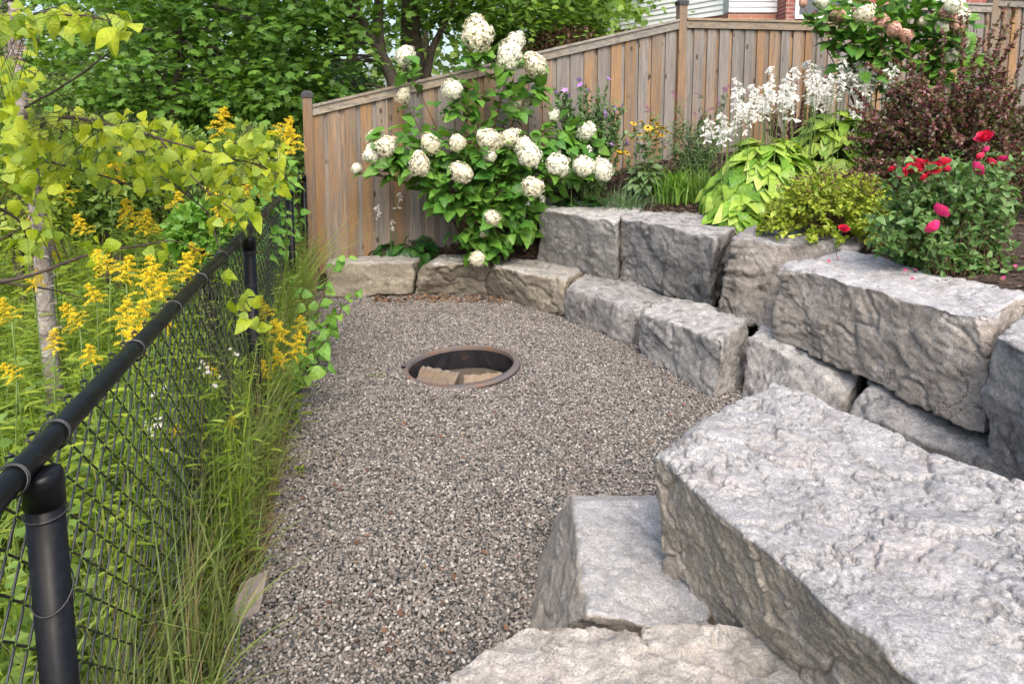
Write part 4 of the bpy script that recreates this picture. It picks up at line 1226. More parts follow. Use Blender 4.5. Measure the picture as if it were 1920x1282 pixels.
m_stem_green = plain('green stem', (0.11, 0.17, 0.04), 0.6, 0.3, 30)
m_stem_dark = plain('dark twig', (0.05, 0.035, 0.028), 0.8, 0.4, 30)
m_stem_dry = plain('dry stem', (0.24, 0.17, 0.09), 0.8, 0.4, 30)
m_bark = plain('maple bark', (0.085, 0.068, 0.052), 0.95, 0.45, 14, 0.02)

def barkmat():
    m, t, p, out = newmat('birch bark'); k = NT(t)
    tc = k.n('ShaderNodeTexCoord').outputs['Object']
    mp = k.n('ShaderNodeMapping'); mp.inputs['Scale'].default_value = (8, 8, 34); k.l(tc, mp.inputs[0])
    n = k.noise(mp.outputs[0], 1.0, 6, 0.7, 0.8)
    n2 = k.noise(tc, 16, 6, 0.7, 1.2)
    c = k.ramp(n2, [(0.3, (0.13, 0.105, 0.09)), (0.5, (0.28, 0.245, 0.22)), (0.72, (0.46, 0.43, 0.40))])
    c = k.mix(k.ramp(n, [(0.55, (0, 0, 0)), (0.66, (0.85, 0.85, 0.85))]), c, (0.07, 0.05, 0.04))
    k.l(c, p.inputs['Base Color']); p.inputs['Roughness'].default_value = .85
    b = k.n('ShaderNodeBump'); b.inputs['Distance'].default_value = .02; k.l(n2, b.inputs['Height']); k.l(b.outputs[0], p.inputs['Normal'])
    return m
m_bbark = barkmat()

def rvec(n, s=1.0): return rng.normal(0, s, (n, 3))
UP = np.array([0, 0, 1.0])
TOCAM = np.array([0, -1.0, 0])

def fill(regs, n, y0, y1, ball=True):
    """points inside ellipses given in picture columns/rows, spread in depth over y0..y1 with the depth shrinking to the rim"""
    regs = np.array(regs, float)
    area = regs[:, 2] * regs[:, 3]
    idx = rng.choice(len(regs), n, p=area / area.sum())
    r_ = regs[idx]
    q = nrm(rng.normal(size=(n, 3))) * (rng.random((n, 1)) ** (1 / 2.4))
    u = r_[:, 0] + r_[:, 2] * q[:, 0]; v = r_[:, 1] + r_[:, 3] * q[:, 1]
    yc = r_[:, 4] if regs.shape[1] > 4 else np.full(n, (y0 + y1) / 2)
    half = (y1 - y0) / 2
    Y = yc + half * q[:, 2]
    return np.array([at(a, b, c) for a, b, c in zip(u, v, Y)])

# ------------------------------------------------------------------ flower heads
def floret_head(seed, n=620, rx=.46, rz=.52, cone=.25, size=.09):
    """a mop of four-petalled florets, overall diameter about 1, centre at the origin"""
    rg = np.random.default_rng(seed)
    d = nrm(rg.normal(size=(n, 3)))
    rr = (0.62 + 0.46 * rg.random(n) ** .7 + .45 * fbm(d * 1.6 + seed * 5, 2))[:, None]
    P = d * rr * np.array([rx, rx, rz])
    taper = 1 - cone * (P[:, 2:3] / rz)
    P[:, :2] *= taper
    mb = MB()
    x0 = nrm(np.cross(d, rg.normal(size=(n, 3))))
    y0 = np.cross(d, x0)
    pet = leaf(1, lambda t: .46, .15, -.1)
    V = np.array([(0, 0, 0), (.36, .4, .1), (0, 1, .03), (-.36, .4, .1)])
    tm = (V, np.zeros((0, 3), int), np.array([(0, 1, 2, 3)]), V[:, :2])
    for k in range(4):
        a = k * math.pi / 2
        D = x0 * math.cos(a) + y0 * math.sin(a)
        mb.scatter(tm, P + d * .02, D + d * .25, d, size * (.7 + .6 * rg.random(n)), rg.random(n))
    core = P * .55
    mb.scatter(tm, core, x0, d, np.full(n, size * 1.6), np.full(n, .2))
    return mb
HEADW = [floret_head(i, 620, .47, .46, .15).mesh('flower_head', m_white) for i in range(3)]
HEADC = [floret_head(i + 10, 620, .46, .50, .25).mesh('flower_head', m_cream) for i in range(3)]
HEADP = [floret_head(i + 20, 620, .46, .54, .3).mesh('flower_head', m_pinkhyd) for i in range(2)]

def hydrangea(label, base, heads, regs, nleaf, y0, y1, leafpx, nparts=300, stem_mat=None, extra_stems=()):
    org = np.array(base)
    t = thing('hydrangea', label, 'shrub', org)
    cen = org + [0, 0, .5]
    P_, D_, N_ = [], [], []
    for i, (u, v, sz, Y, kind) in enumerate(heads):
        p = at(u, v, Y); d = sz / FPX * Y * R.uniform(.74, .98)
        me = {'w': HEADW, 'c': HEADC, 'p': HEADP}[kind][i % (2 if kind == 'p' else 3)]
        o = obj('flower_head', me, t)
        o.location = tuple(p - org); o.scale = (d, d, d * R.uniform(.9, 1.3)); o.rotation_euler = (R.uniform(-.2, 1.1), R.uniform(-.8, .8), R.uniform(0, 6))
        # its stem
        mid = org + (p - org) * .5 + np.array([R.uniform(-.06, .06), R.uniform(-.04, .04), .05 + .12 * np.linalg.norm((p - org)[:2])])
        b0 = org + np.array([R.uniform(-.12, .12), R.uniform(-.08, .08), 0])
        c = curve([b0, mid, p - [0, 0, d * .3]], 7)
        mb = MB(); mb.tube(c, np.linspace(.008, .0032, len(c)), 5); mb.build('stem', stem_mat or m_stem_red, t, org)
        for f in (.5, .62, .74, .86, .95):                  # pairs of leaves along the stem
            q = c[int(f * (len(c) - 1))]
            a0 = R.uniform(0, 6.28)
            for a in (a0, a0 + math.pi):
                P_.append(q); D_.append((math.cos(a), math.sin(a) - .25, R.uniform(-.3, .25))); N_.append((R.uniform(-.3, .3), -.35 + R.uniform(-.3, .3), 1))
    F_ = fill(regs, nleaf, y0, y1)
    out = F_ - cen; out[:, 2] *= .25
    P = np.concatenate([np.array(P_).reshape(-1, 3), F_])
    D = np.concatenate([np.array(D_).reshape(-1, 3), nrm(out) + rvec(len(F_), .55) + [0, -.25, -.25]])
    N = np.concatenate([np.array(N_).reshape(-1, 3), UP + TOCAM * .45 + rvec(len(F_), .4)])
    S = leafpx / FPX * P[:, 1] * rng.uniform(.7, 1.25, len(P))
    me = variants(F_hyd, m_hyd, 4, 3)
    leaves(t, org, 'leaf', me, T_hyd, m_hyd, P, D, N, S, rng.random(len(P)), nparts)
    return t

hb = at(890, 462, 7.45)
heads = [(895, 62, 62, 7.2, 'c'), (955, 103, 60, 7.25, 'w'), (1003, 122, 42, 7.3, 'c'), (760, 105, 38, 7.2, 'w'), (848, 168, 48, 7.0, 'w'), (757, 180, 32, 7.3, 'c'), (972, 185, 44, 7.55, 'c'), (968, 76, 34, 7.3, 'w'),
         (724, 275, 50, 6.9, 'c'), (698, 288, 38, 6.95, 'w'), (668, 316, 24, 7.0, 'w'), (706, 258, 36, 7.1, 'c'), (806, 269, 42, 6.8, 'c'), (857, 267, 36, 6.8, 'c'), (786, 309, 40, 6.7, 'c'), (864, 323, 46, 6.6, 'c'), (916, 262, 42, 6.8, 'c'), (956, 258, 40, 6.85, 'c'), (919, 291, 32, 6.8, 'w'),
         (994, 292, 46, 6.7, 'w'), (982, 275, 34, 6.8, 'w'), (1045, 309, 48, 6.75, 'w'), (1094, 312, 44, 6.8, 'w'), (1130, 317, 42, 6.8, 'w'), (998, 350, 52, 6.6, 'c'), (1101, 246, 40, 7.2, 'w'), (1038, 216, 30, 7.4, 'w'), (922, 408, 34, 6.7, 'c'), (895, 484, 30, 6.75, 'c'), (907, 438, 18, 6.9, 'c')]
hydrangea('large white flowered hydrangea growing by the low corner boulders', hb, heads,
          [(790, 300, 110, 48, 7.0), (900, 290, 130, 50, 7.0), (1020, 300, 110, 60, 7.1), (870, 205, 60, 60, 7.2), (965, 170, 60, 70, 7.35), (840, 365, 50, 35, 6.9), (940, 400, 80, 75, 7.0), (1060, 270, 60, 55, 7.3), (910, 450, 70, 35, 7.05), (890, 110, 40, 40, 7.3), (780, 130, 35, 30, 7.2), (1000, 385, 30, 50, 7.1), (760, 265, 60, 40, 7.0), (900, 350, 120, 60, 7.15)],
          860, 6.85, 7.3, 31)
hb2 = at(1660, 130, 6.9); hb2[2] = bed_z(hb2[0], hb2[1])
heads2 = [(1540, 4, 28, 6.6, 'w'), (1570, 28, 28, 6.6, 'p'), (1622, 26, 40, 6.4, 'c'), (1655, 42, 32, 6.45, 'p'), (1676, 54, 34, 6.4, 'p'), (1698, 66, 24, 6.45, 'p'), (1788, 10, 36, 6.4, 'w'), (1775, 22, 24, 6.5, 'p'), (1765, 52, 30, 6.5, 'w'), (1802, 32, 32, 6.5, 'w'), (1792, 46, 26, 6.5, 'p'), (1528, 26, 14, 6.7, 'p'), (1505, 4, 16, 6.7, 'p'), (1783, 105, 24, 6.6, 'w'), (1800, 80, 24, 6.6, 'w'), (1730, 40, 20, 6.6, 'c')]
hydrangea('tall hydrangea with fading pink and cream heads behind the purple barberry', hb2, heads2,
          [(1560, 30, 55, 35, 6.7), (1640, 50, 80, 50, 6.7), (1600, 80, 50, 40, 6.7), (1720, 40, 70, 50, 6.8), (1640, 120, 50, 35, 6.7), (1700, 110, 90, 40, 6.8), (1800, 130, 70, 40, 6.9), (1680, 0, 120, 40, 6.8), (1780, 70, 50, 50, 6.8)],
          680, 6.4, 7.0, 28, 300)

# ------------------------------------------------------------------ hostas
ME_HOSTA = variants(F_hosta, m_hosta, 6, 5)
ME_HOSTAD = variants(F_hosta, m_hostad, 4, 6)
def bell_spike(seed, n=14):
    """upper part of a hosta flower stalk: drooping white bells round the last 40 percent of a stem of length 1"""
    rg = np.random.default_rng(seed)
    tm = leaf(3, lambda t: .06 + .12 * t * t, .5, .35)
    mb = MB()
    f = rg.uniform(.5, 1, n)
    a = rg.uniform(0, 6.28, n)
    P = np.stack([.04 * f ** 3, 0 * f, f], 1)
    D = np.stack([np.cos(a), np.sin(a), -.75 + .3 * rg.normal(size=n)], 1)
    for k in range(3):
        mb.scatter(tm, P, D + .25 * rg.normal(size=(n, 3)), np.stack([np.cos(a + k * 2.1), np.sin(a + k * 2.1), .6 + 0 * a], 1), rg.uniform(.075, .12, n), rg.random(n))
    return mb
BELLS = [bell_spike(i).mesh('flower_spike', m_hbell) for i in range(4)]
def hosta(label, base, rx, ry, n, L0, me, tm, mat, spikes=(), tall=.3, name='hosta'):
    org = np.array(base, float)
    t = thing(name, label, 'plant', org)
    i = np.arange(n); a = i * 2.39996 + rng.normal(0, .2, n)
    r_ = np.sqrt((i + .5) / n)
    foot = org + np.stack([np.cos(a) * r_ * rx * .75, np.sin(a) * r_ * ry * .75, tall * (1 - .8 * r_ ** 1.6) + rng.normal(0, .02, n)], 1)
    D = np.stack([np.cos(a), np.sin(a), .55 - 1.15 * r_ + rng.normal(0, .15, n)], 1)
    N = np.stack([np.cos(a) * .3, np.sin(a) * .3, np.ones(n)], 1) + rvec(n, .18) + TOCAM * .15
    S = L0 * rng.uniform(.75, 1.15, n)
    leaves(t, org, 'leaf', me, tm, mat, foot, D, N, S, rng.random(n), 300)
    mb = MB()
    for f in foot[::2]:
        c = curve([org + (f - org) * [.15, .15, 0], org + (f - org) * [.6, .6, .7], f], 3); mb.tube(c, .004, 4, caps=False)
    mb.build('stalk', m_stem_green, t, org, kind='stuff')
    for j, (p, h, lean) in enumerate(spikes):
        p = np.array(p, float)
        foot_ = org + (p - org) * [.55, .55, 0] + [0, 0, .05]
        foot_ = np.array([p[0] - lean * .5, p[1] + .03, org[2] + .05])
        c = curve([foot_, foot_ + (p - foot_) * [.35, .4, .55], p], 5)
        mb = MB(); mb.tube(c, np.linspace(.0045, .0022, len(c)), 5); mb.build('flower_stalk', m_stem_green, t, org)
        o = obj('flower_spike', BELLS[j % 4], t)
        o.location = tuple(p - [0, 0, h * .9] - org); o.scale = (h * 1.25, h * 1.25, h); o.rotation_euler = (R.uniform(-.25, .15), R.uniform(-.3, .3), R.uniform(0, 6.28))
    return t
q = at(1435, 330, 6.4); q[2] = bed_z(q[0], q[1])
sp = []
for (u, v) in [(1372, 190), (1385, 172), (1400, 185), (1415, 165), (1428, 158), (1440, 170), (1452, 152), (1462, 175), (1475, 148), (1488, 160), (1500, 140), (1512, 155), (1395, 205), (1420, 200), (1480, 190), (1362, 235), (1358, 215), (1350, 228)]:
  for _ in range(2):
    u, v = u + R.uniform(-14, 14), v + R.uniform(-14, 26)
    sp.append((at(u, v - 12, 6.35 + R.uniform(-.25, .25)), .42 + R.uniform(-.06, .06), R.uniform(-.08, .08)))
hosta('lime green hosta with white bells spilling onto the boulders', q, .66, .52, 330, .18, ME_HOSTA, T_hosta, m_hosta, sp, .60)
q = at(1560, 290, 6.75); q[2] = bed_z(q[0], q[1])
sp = []
for (u, v) in [(1520, 130), (1532, 145), (1545, 126), (1556, 138), (1568, 122), (1580, 135), (1592, 128), (1604, 140), (1615, 118), (1628, 130), (1640, 122), (1540, 165), (1570, 160), (1600, 165), (1625, 155), (1515, 175), (1655, 115), (1662, 135)]:
  for _ in range(2):
    u, v = u + R.uniform(-14, 14), v + R.uniform(-12, 22)
    sp.append((at(u, v - 8, 6.6 + R.uniform(-.25, .25)), .42 + R.uniform(-.06, .06), R.uniform(-.08, .08)))
hosta('second lime hosta, topped by a crowd of white bells beside the barberry', q, .58, .44, 260, .17, ME_HOSTA, T_hosta, m_hosta, sp, .68)
q = at(1385, 380, 6.1); q[2] = bed_z(q[0], q[1])
hosta('low lime hosta at the rim of the upper boulders, without blooms', q, .32, .22, 80, .17, ME_HOSTA, T_hosta, m_hosta, (), .22)
q = at(760, 468, 7.52); q[2] = .33
hosta('small dark green hosta with three white spikes against the fence', q, .46, .16, 60, .17, ME_HOSTAD, T_hosta, m_hostad,
      [(at(741, 365, 7.45), .34, .03), (at(706, 385, 7.4), .30, -.05), (at(733, 412, 7.35), .26, .02)], .16)
q = at(1090, 362, 7.2); q[2] = bed_z(q[0], q[1])
hosta('dark hosta behind the squared boulder under the white blooms', q, .42, .22, 60, .19, ME_HOSTAD, T_hosta, m_hostad,
      [(at(1104, 275, 7.1), .25, .02), (at(1071, 318, 7.0), .2, -.02), (at(985, 368, 6.75), .2, 0), (at(1022, 362, 6.75), .2, 0)], .17)
ME_BLUE = mesh_np('leaf', T_ovate[0], [T_ovate[2]], m_blue, True, {'rnd': np.zeros(len(T_ovate[0]))}, T_ovate[3])
q = at(1212, 345, 7.3); q[2] = bed_z(q[0], q[1])
hosta('grey green leafy clump below the yellow daisies', q, .24, .2, 75, .11, ME_BLUE, T_ovate, m_blue, (), .34, 'leafy_perennial')

# ------------------------------------------------------------------ grasses in the bed
def grass_clump(label, base, n, h, wd_, spread, bend, mat, name='ornamental_grass'):
    org = np.array(base, float)
    t = thing(name, label, 'grass', org)
    P = org + np.c_[rng.normal(0, spread, (n, 2)), np.zeros(n)]
    mb = MB(); blades(mb, P, rng.uniform(0, 6.28, n), h * rng.uniform(.55, 1.1, n), wd_, rng.uniform(bend * .4, bend * 1.2, n), rng.random(n), 6)
    mb.build('blades', mat, t, org, kind='stuff'); return t
for i, (u, v, Y, n, h, lab) in enumerate([(1275, 372, 6.95, 130, .40, 'bright daylily clump, the one nearer the dark mulch gap'), (1312, 368, 6.9, 120, .38, 'bright daylily clump right against the lime hosta'), (1262, 345, 7.35, 60, .30, 'smaller daylily clump behind the bright ones')]):
    q = at(u, v, Y); q[2] = bed_z(q[0], q[1]) - .01
    grass_clump(lab, q, n, h, .014, .09, .75, m_lily, 'daylily')
q = at(1172, 362, 6.95); q[2] = bed_z(q[0], q[1]) - .01
grass_clump('fine bluish grass tuft behind the upper boulders', q, 260, .36, .005, .10, 1.0, m_fine)

# ------------------------------------------------------------------ small flowering shrubs at the fence
def twiggy(label, name, base, tips, mat, nper, L0, stem_mat, tm=T_lance, cat='shrub', spread=.04, r0=.006, bow=.12, partmesh=None, nparts=0, droop=0.0, f0=.25):
    """stems from the base to each tip with leaves along them; returns (root, origin, list of tips)"""
    org = np.array(base, float)
    t = thing(name, label, cat, org)
    P_, D_ = [], []
    mb = MB()
    for p in tips:
        p = np.array(p, float)
        b0 = org + np.array([R.uniform(-spread, spread), R.uniform(-spread, spread), 0])
        mid = b0 + (p - b0) * .5 + np.array([0, 0, bow * np.linalg.norm((p - b0)[:2])]) + rng.normal(0, .02, 3)
        c = curve([b0, mid, p], 6)
        mb.tube(c, np.linspace(r0, r0 * .35, len(c)), 4, caps=False)
        f = rng.uniform(f0, 1, nper)
        ix = f * (len(c) - 1); i0 = np.minimum(ix.astype(int), len(c) - 2)
        q = c[i0] + (c[i0 + 1] - c[i0]) * (ix - i0)[:, None]
        tg = nrm(c[i0 + 1] - c[i0])
        P_.append(q); D_.append(nrm(rng.normal(size=(nper, 3))) + tg * .5 + [0, 0, -droop])
    mb.build('stems', stem_mat, t, org, kind='stuff')
    P = np.concatenate(P_); D = np.concatenate(D_)
    N = UP + TOCAM * .35 + rvec(len(P), .45)
    S = L0 * rng.uniform(.6, 1.25, len(P))
    if partmesh is not None:
        leaves(t, org, 'leaf', partmesh, tm, mat, P, D, N, S, rng.random(len(P)), nparts)
    else:
        MB().scatter(tm, P, D, N, S, rng.random(len(P))).build('foliage', mat, t, org, kind='stuff')
    return t, org
def daisy(seed, npet, petlen, w_, petmat, name, eye=.28, tilt=.15):
    mb = MB(); tm = leaf(2, lambda t: w_ * (.6 + .6 * t) * (1 - .5 * t * t), .2, .15)
    a = np.arange(npet) * 2 * math.pi / npet
    mb.scatter(tm, np.stack([np.cos(a) * eye * .6, np.sin(a) * eye * .6, 0 * a], 1), np.stack([np.cos(a), np.sin(a), np.full(npet, tilt)], 1), np.tile(UP, (npet, 1)), petlen, R.random())
    return mb.mesh(name, petmat)
def eye_mesh(r_=.3, h=.3):
    mb = MB(); mb.tube([(0, 0, -.05), (0, 0, h * .5), (0, 0, h)], [r_, r_ * .95, r_ * .4], 8); return mb.mesh('eye', m_eye)
D_SUSAN = daisy(1, 12, .8, .16, m_susan, 'bloom'); E_SUSAN = eye_mesh()
q = at(1213, 300, 7.35); q[2] = bed_z(q[0], q[1])
yb = [(1188, 232), (1203, 229), (1222, 225), (1232, 232), (1243, 240), (1215, 240), (1190, 243), (1200, 252), (1212, 250), (1224, 246), (1235, 250), (1250, 247), (1183, 258), (1195, 262), (1207, 262), (1220, 264), (1232, 258), (1246, 276), (1160, 283), (1166, 288), (1176, 287), (1228, 240), (1218, 257), (1241, 254)]
tips = [at(u, v, 7.35 + R.uniform(-.12, .12)) for u, v in yb]
t, org = twiggy('clump of yellow black eyed daisies in front of the fence', 'black_eyed_daisy', q, tips, m_blue, 8, .07, m_stem_green, T_ovate, 'flower', .1, .003, .02, f0=.05)
for p in tips:
    o = obj('bloom', D_SUSAN, t); s_ = .045 * R.uniform(.85, 1.15); o.location = tuple(p - org); o.scale = (s_,) * 3; o.rotation_euler = (R.uniform(.2, .7), R.uniform(-.4, .4), R.uniform(0, 6))
    e = obj('eye', E_SUSAN, o)
D_PURP = daisy(2, 5, .8, .42, m_purple, 'bloom', .2, .35)
q = at(1105, 335, 7.55); q[2] = bed_z(q[0], q[1])
pb = [(1086, 150), (1088, 160), (1059, 170), (1100, 172), (1141, 148), (1152, 205), (1167, 198), (1045, 176), (1068, 180), (1077, 232), (1100, 260), (1119, 259), (1148, 272), (1174, 268), (1175, 318), (1134, 213)]
tips = [at(u, v, 7.5 + R.uniform(-.15, .15)) for u, v in pb] + [at(R.uniform(1035, 1175), R.uniform(165, 300), 7.55 + R.uniform(-.2, .1)) for _ in range(80)]
t, org = twiggy('purple flowering bush with greyish leaves against the fence', 'purple_mallow', q, tips, m_blue, 50, .055, m_stem_green, T_ovate, 'shrub', .1, .004, .05, f0=.15)
for (u, v), p in zip(pb, tips):
    o = obj('bloom', D_PURP, t); s_ = .042 * R.uniform(.85, 1.2); o.location = tuple(p - org); o.scale = (s_,) * 3; o.rotation_euler = (R.uniform(.6, 1.4), R.uniform(-.5, .5), R.uniform(0, 6))
def spike(seed, n=60):
    rg = np.random.default_rng(seed); mb = MB()
    f = rg.random(n); a = rg.uniform(0, 6.28, n)
    P = np.stack([np.cos(a) * .09 * (1.1 - f), np.sin(a) * .09 * (1.1 - f), f], 1)
    mb.scatter(T_small, P, np.stack([np.cos(a), np.sin(a), .3 + 0 * a], 1), rg.normal(size=(n, 3)), .11, rg.random(n)); return mb
SPK = [spike(i).mesh('flower_spike', m_magenta) for i in range(2)]
q = at(1310, 310, 7.5); q[2] = bed_z(q[0], q[1])
mbu = [(1268, 184), (1313, 177), (1357, 168), (1352, 200), (1322, 207), (1312, 218), (1308, 226), (1327, 245), (1218, 210), (1364, 172)]
tips = [at(u, v, 7.45 + R.uniform(-.1, .1)) for u, v in mbu] + [at(R.uniform(1255, 1360), R.uniform(205, 300), 7.5 + R.uniform(-.15, .15)) for _ in range(26)]
t, org = twiggy('butterfly bush with small magenta spikes beside the lime hosta', 'butterfly_bush', q, tips, m_blue, 40, .08, m_stem_green, T_lance, 'shrub', .08, .004, .05, f0=.2)
for i, p in enumerate(tips[:10]):
    o = obj('flower_spike', SPK[i % 2], t); s_ = R.uniform(.07, .10); o.location = tuple(p - org); o.scale = (s_,) * 3; o.rotation_euler = (R.uniform(-.6, .6), R.choice([-1, 1]) * R.uniform(.4, 1.5), R.uniform(-.4, .4))

# ------------------------------------------------------------------ barberries
q = at(1790, 290, 5.8); q[2] = bed_z(q[0], q[1])
tips = []
for _ in range(260):
    a = R.uniform(0, 6.28); e = R.uniform(.05, 1.35)
    r_ = R.uniform(.78, 1.05)
    tips.append(q + np.array([.92 * r_ * math.cos(a) * math.cos(e), .75 * r_ * math.sin(a) * math.cos(e), 0.05 + 1.12 * r_ * math.sin(e)]))
for (u, v, Y) in [(1890, 12, 5.9), (1905, 15, 5.9), (1860, 60, 5.8), (1800, 30, 5.7), (1850, 95, 5.6), (1920, 40, 5.8), (1835, 70, 5.7), (1770, 60, 5.6), (1880, 50, 5.7), (1700, 70, 5.6), (1655, 95, 5.6), (1625, 118, 5.6), (1730, 95, 5.5), (1900, 80, 5.6), (1815, 20, 5.9), (1870, 90, 5.7), (1950, 30, 5.8), (1600, 165, 5.7), (1590, 200, 5.7)]:
    tips.append(at(u, v, Y))
t, org = twiggy('big purple barberry with arching red shoots behind the rose', 'barberry', q, tips, m_barb, 210, .036, m_stem_red, T_tiny, 'shrub', .3, .005, .22, f0=.22)
F_ = q + nrm(rng.normal(size=(7000, 3)) * [1, 1, .7]) * rng.uniform(.35, .95, (7000, 1)) * [.86, .7, .95] + [0, 0, .3]
F_ = F_[F_[:, 2] > q[2]]
MB().scatter(T_tiny, F_, rvec(len(F_)), UP + rvec(len(F_), .5), rng.uniform(.026, .042, len(F_)), rng.random(len(F_))).build('inner_foliage', m_barb_in, t, org, kind='stuff')
q = at(1500, 200, 7.4); q[2] = bed_z(q[0], q[1])
tips = [q + np.array([R.uniform(-.38, .38), R.uniform(-.2, .2), R.uniform(.4, 1.0)]) for _ in range(45)]
twiggy('small smoky purple bush between the fence and the white bells', 'barberry', q, tips, m_barb, 110, .028, m_stem_red, T_tiny, 'shrub', .1, .004, .05, f0=.2)

# ------------------------------------------------------------------ golden spirea
ME_SP = variants(F_ovate, m_spirea, 3, 7)
q = at(1572, 400, 5.4); q[2] = bed_z(q[0], q[1])
F_ = []
tips = [q + np.array([.60 * math.cos(a) * math.cos(e), .44 * math.sin(a) * math.cos(e), .06 + .50 * math.sin(e)]) * 1.0 for a, e in [(R.uniform(0, 6.28), math.asin(R.uniform(.0, 1))) for _ in range(230)]]
t, org = twiggy('rounded golden green spirea tumbling over the wall', 'spirea', q, tips, m_spirea, 26, .042, m_stem_red, T_ovate, 'shrub', .1, .003, .15, ME_SP, 300, f0=.45)
tp = np.array([p for p in tips if p[2] > q[2] + .38]); tp = np.repeat(tp, 9, 0) + rvec(len(tp) * 9, .035)
MB().scatter(T_small, tp, rvec(len(tp)), UP + rvec(len(tp), .5), .022, rng.random(len(tp))).build('faded_flower_clusters', m_spirea_tip, t, org, kind='stuff')

# ------------------------------------------------------------------ rose
def rose_bloom(seed, mat):
    rg = np.random.default_rng(seed); mb = MB()
    pet = leaf(4, lambda t: .30 + .42 * math.sin(min(t * 1.25, 1) * math.pi / 2) * (1 - .35 * t ** 4), .35, -.35, 2)
    for ring_, n, e, L_ in ((0, 6, .25, 1.0), (1, 6, .65, .85), (2, 5, 1.0, .68), (3, 5, 1.3, .5)):
        a = np.arange(n) * 2 * math.pi / n + ring_ * .6 + rg.normal(0, .1, n)
        D = np.stack([np.cos(a) * math.cos(e), np.sin(a) * math.cos(e), np.full(n, math.sin(e))], 1)
        Nn = np.stack([-np.cos(a) * math.sin(e), -np.sin(a) * math.sin(e), np.full(n, math.cos(e))], 1)
        mb.scatter(pet, np.tile([0, 0, .05 * ring_], (n, 1)) + D * .06, D, Nn, L_ * rg.uniform(.9, 1.1, n) * .6, rg.random(n))
    return mb.mesh('bloom', mat)
RB = [rose_bloom(1, m_rosepet), rose_bloom(2, m_rosepet), rose_bloom(3, m_rosepink)]
ME_RL = variants(F_ovate, m_rose, 3, 8)
q = at(1790, 440, 4.45); q[2] = bed_z(q[0], q[1])
tips = fill([(1770, 390, 140, 60), (1680, 420, 75, 60), (1840, 350, 110, 60), (1740, 460, 110, 45), (1700, 350, 70, 50), (1800, 330, 90, 45), (1870, 300, 60, 30), (1760, 300, 90, 30), (1740, 490, 90, 22, ), (1650, 450, 50, 35)], 330, 4.05, 4.75)
t, org = twiggy('red rose bush sprawling over the pale top of the huge block', 'rose_bush', q, list(tips), m_rose, 24, .052, m_stem_red, T_ovate, 'rose bush', .26, .0026, .2, ME_RL, 300, .1, f0=.0)
for i, (u, v, sz, Y, k) in enumerate([(1850, 264, 30, 4.5, 1), (1852, 284, 14, 4.5, 2), (1713, 322, 26, 4.3, 0), (1738, 312, 20, 4.4, 1), (1768, 312, 26, 4.3, 1), (1745, 328, 20, 4.3, 0), (1826, 320, 26, 4.2, 2), (1880, 303, 18, 4.4, 2), (1855, 308, 18, 4.4, 0), (1675, 320, 14, 4.4, 0), (1758, 402, 30, 4.0, 2), (1756, 432, 28, 4.0, 2), (1581, 433, 18, 4.6, 0), (1707, 297, 8, 4.4, 0), (1728, 322, 18, 4.3, 1), (1700, 330, 20, 4.25, 1), (1722, 309, 18, 4.35, 0), (1752, 318, 22, 4.3, 0), (1780, 322, 18, 4.3, 1), (1842, 296, 16, 4.4, 1), (1736, 336, 16, 4.25, 1)]):
    o = obj('bloom', RB[k], t); p = at(u, v, Y); s_ = sz / FPX * Y * .95
    o.location = tuple(p - org); o.scale = (s_,) * 3; o.rotation_euler = (R.uniform(.5, 1.1), R.uniform(-.4, .4), R.uniform(0, 6))
    c = curve([p, p + [R.uniform(-.03, .03), .04, -.09], p + [R.uniform(-.05, .05), .12, -.22]], 4)
    mb = MB(); mb.tube(c, .0025, 4); mb.build('stem', m_stem_green, t, org)
T_pet = leaf(2, lambda t: .45 * math.sin(math.pi * (.15 + .8 * t)), .2, -.2)
PL = {'a': 'fallen pink petal alone on the pale block top, away from the rose leaves', 'b': 'fallen pink petal on the pale block top just below the rose leaves', 'c': 'fallen pink petal on the dark mulch beside the rose', 'd': 'fallen red petal on the open gravel near the wedge boulder'}
for i, (u, v, z, w_) in enumerate([(1555, 492, .895, 'a'), (1574, 486, .895, 'a'), (1700, 508, .895, 'b'), (1720, 507, .895, 'b'), (1708, 523, .895, 'b'), (1694, 512, .895, 'b'), (1880, 522, .93, 'c'), (1902, 500, .96, 'c'), (1284, 757, .02, 'd')]):
    p = gz(u, v, z)
    mb = MB().scatter(T_pet, [(0, 0, 0)], [(R.uniform(-1, 1), R.uniform(-1, 1), .15)], [(R.uniform(-.3, .3), R.uniform(-.5, 0), 1)], [.023], [R.random()])
    o = mb.build('fallen_petal', m_rosepink, None); o.location = tuple(p)
    tag(o, PL[w_], 'petal', 'fallen rose petals')

# ================================================================== BIRCH
def limb_thing(t, org, name, pts, r0, r1, mat, n=6, k=8, wob=.0):
    c = curve(pts, n)
    if wob: c = c + np.stack([fbm(c * 3 + 7 * a, 2) for a in range(3)], 1) * wob
    mb = MB(); mb.tube(c, np.linspace(r0, r1, len(c)), k)
    mb.build(name, mat, t, org); return c
org = at(95, 620, 3.3); org[2] = -.25
bt = thing('birch_tree', 'slender birch with peeling bark and bright leaves at the meadow edge', 'tree', org)
trunk = curve([(org), at(85, 560, 3.3), at(78, 440, 3.3), at(58, 320, 3.3), at(42, 220, 3.3), at(30, 130, 3.3), at(28, 60, 3.32), at(20, -120, 3.35), at(10, -400, 3.4)], 8)
mb = MB(); rt = np.interp(np.linspace(0, 1, len(trunk)), [0, .3, 1], [.040, .034, .02]) * (1 + .14 * pn(trunk * 9))
mb.tube(trunk, rt, 14); mb.build('trunk', m_bbark, bt, org)
m_peel = leafmat('peeling birch bark', [(0.30, 0.26, 0.23), (0.42, 0.38, 0.35), (0.20, 0.16, 0.13), (0.32, 0.22, 0.15), (0.10, 0.08, 0.07)], .1, .8)
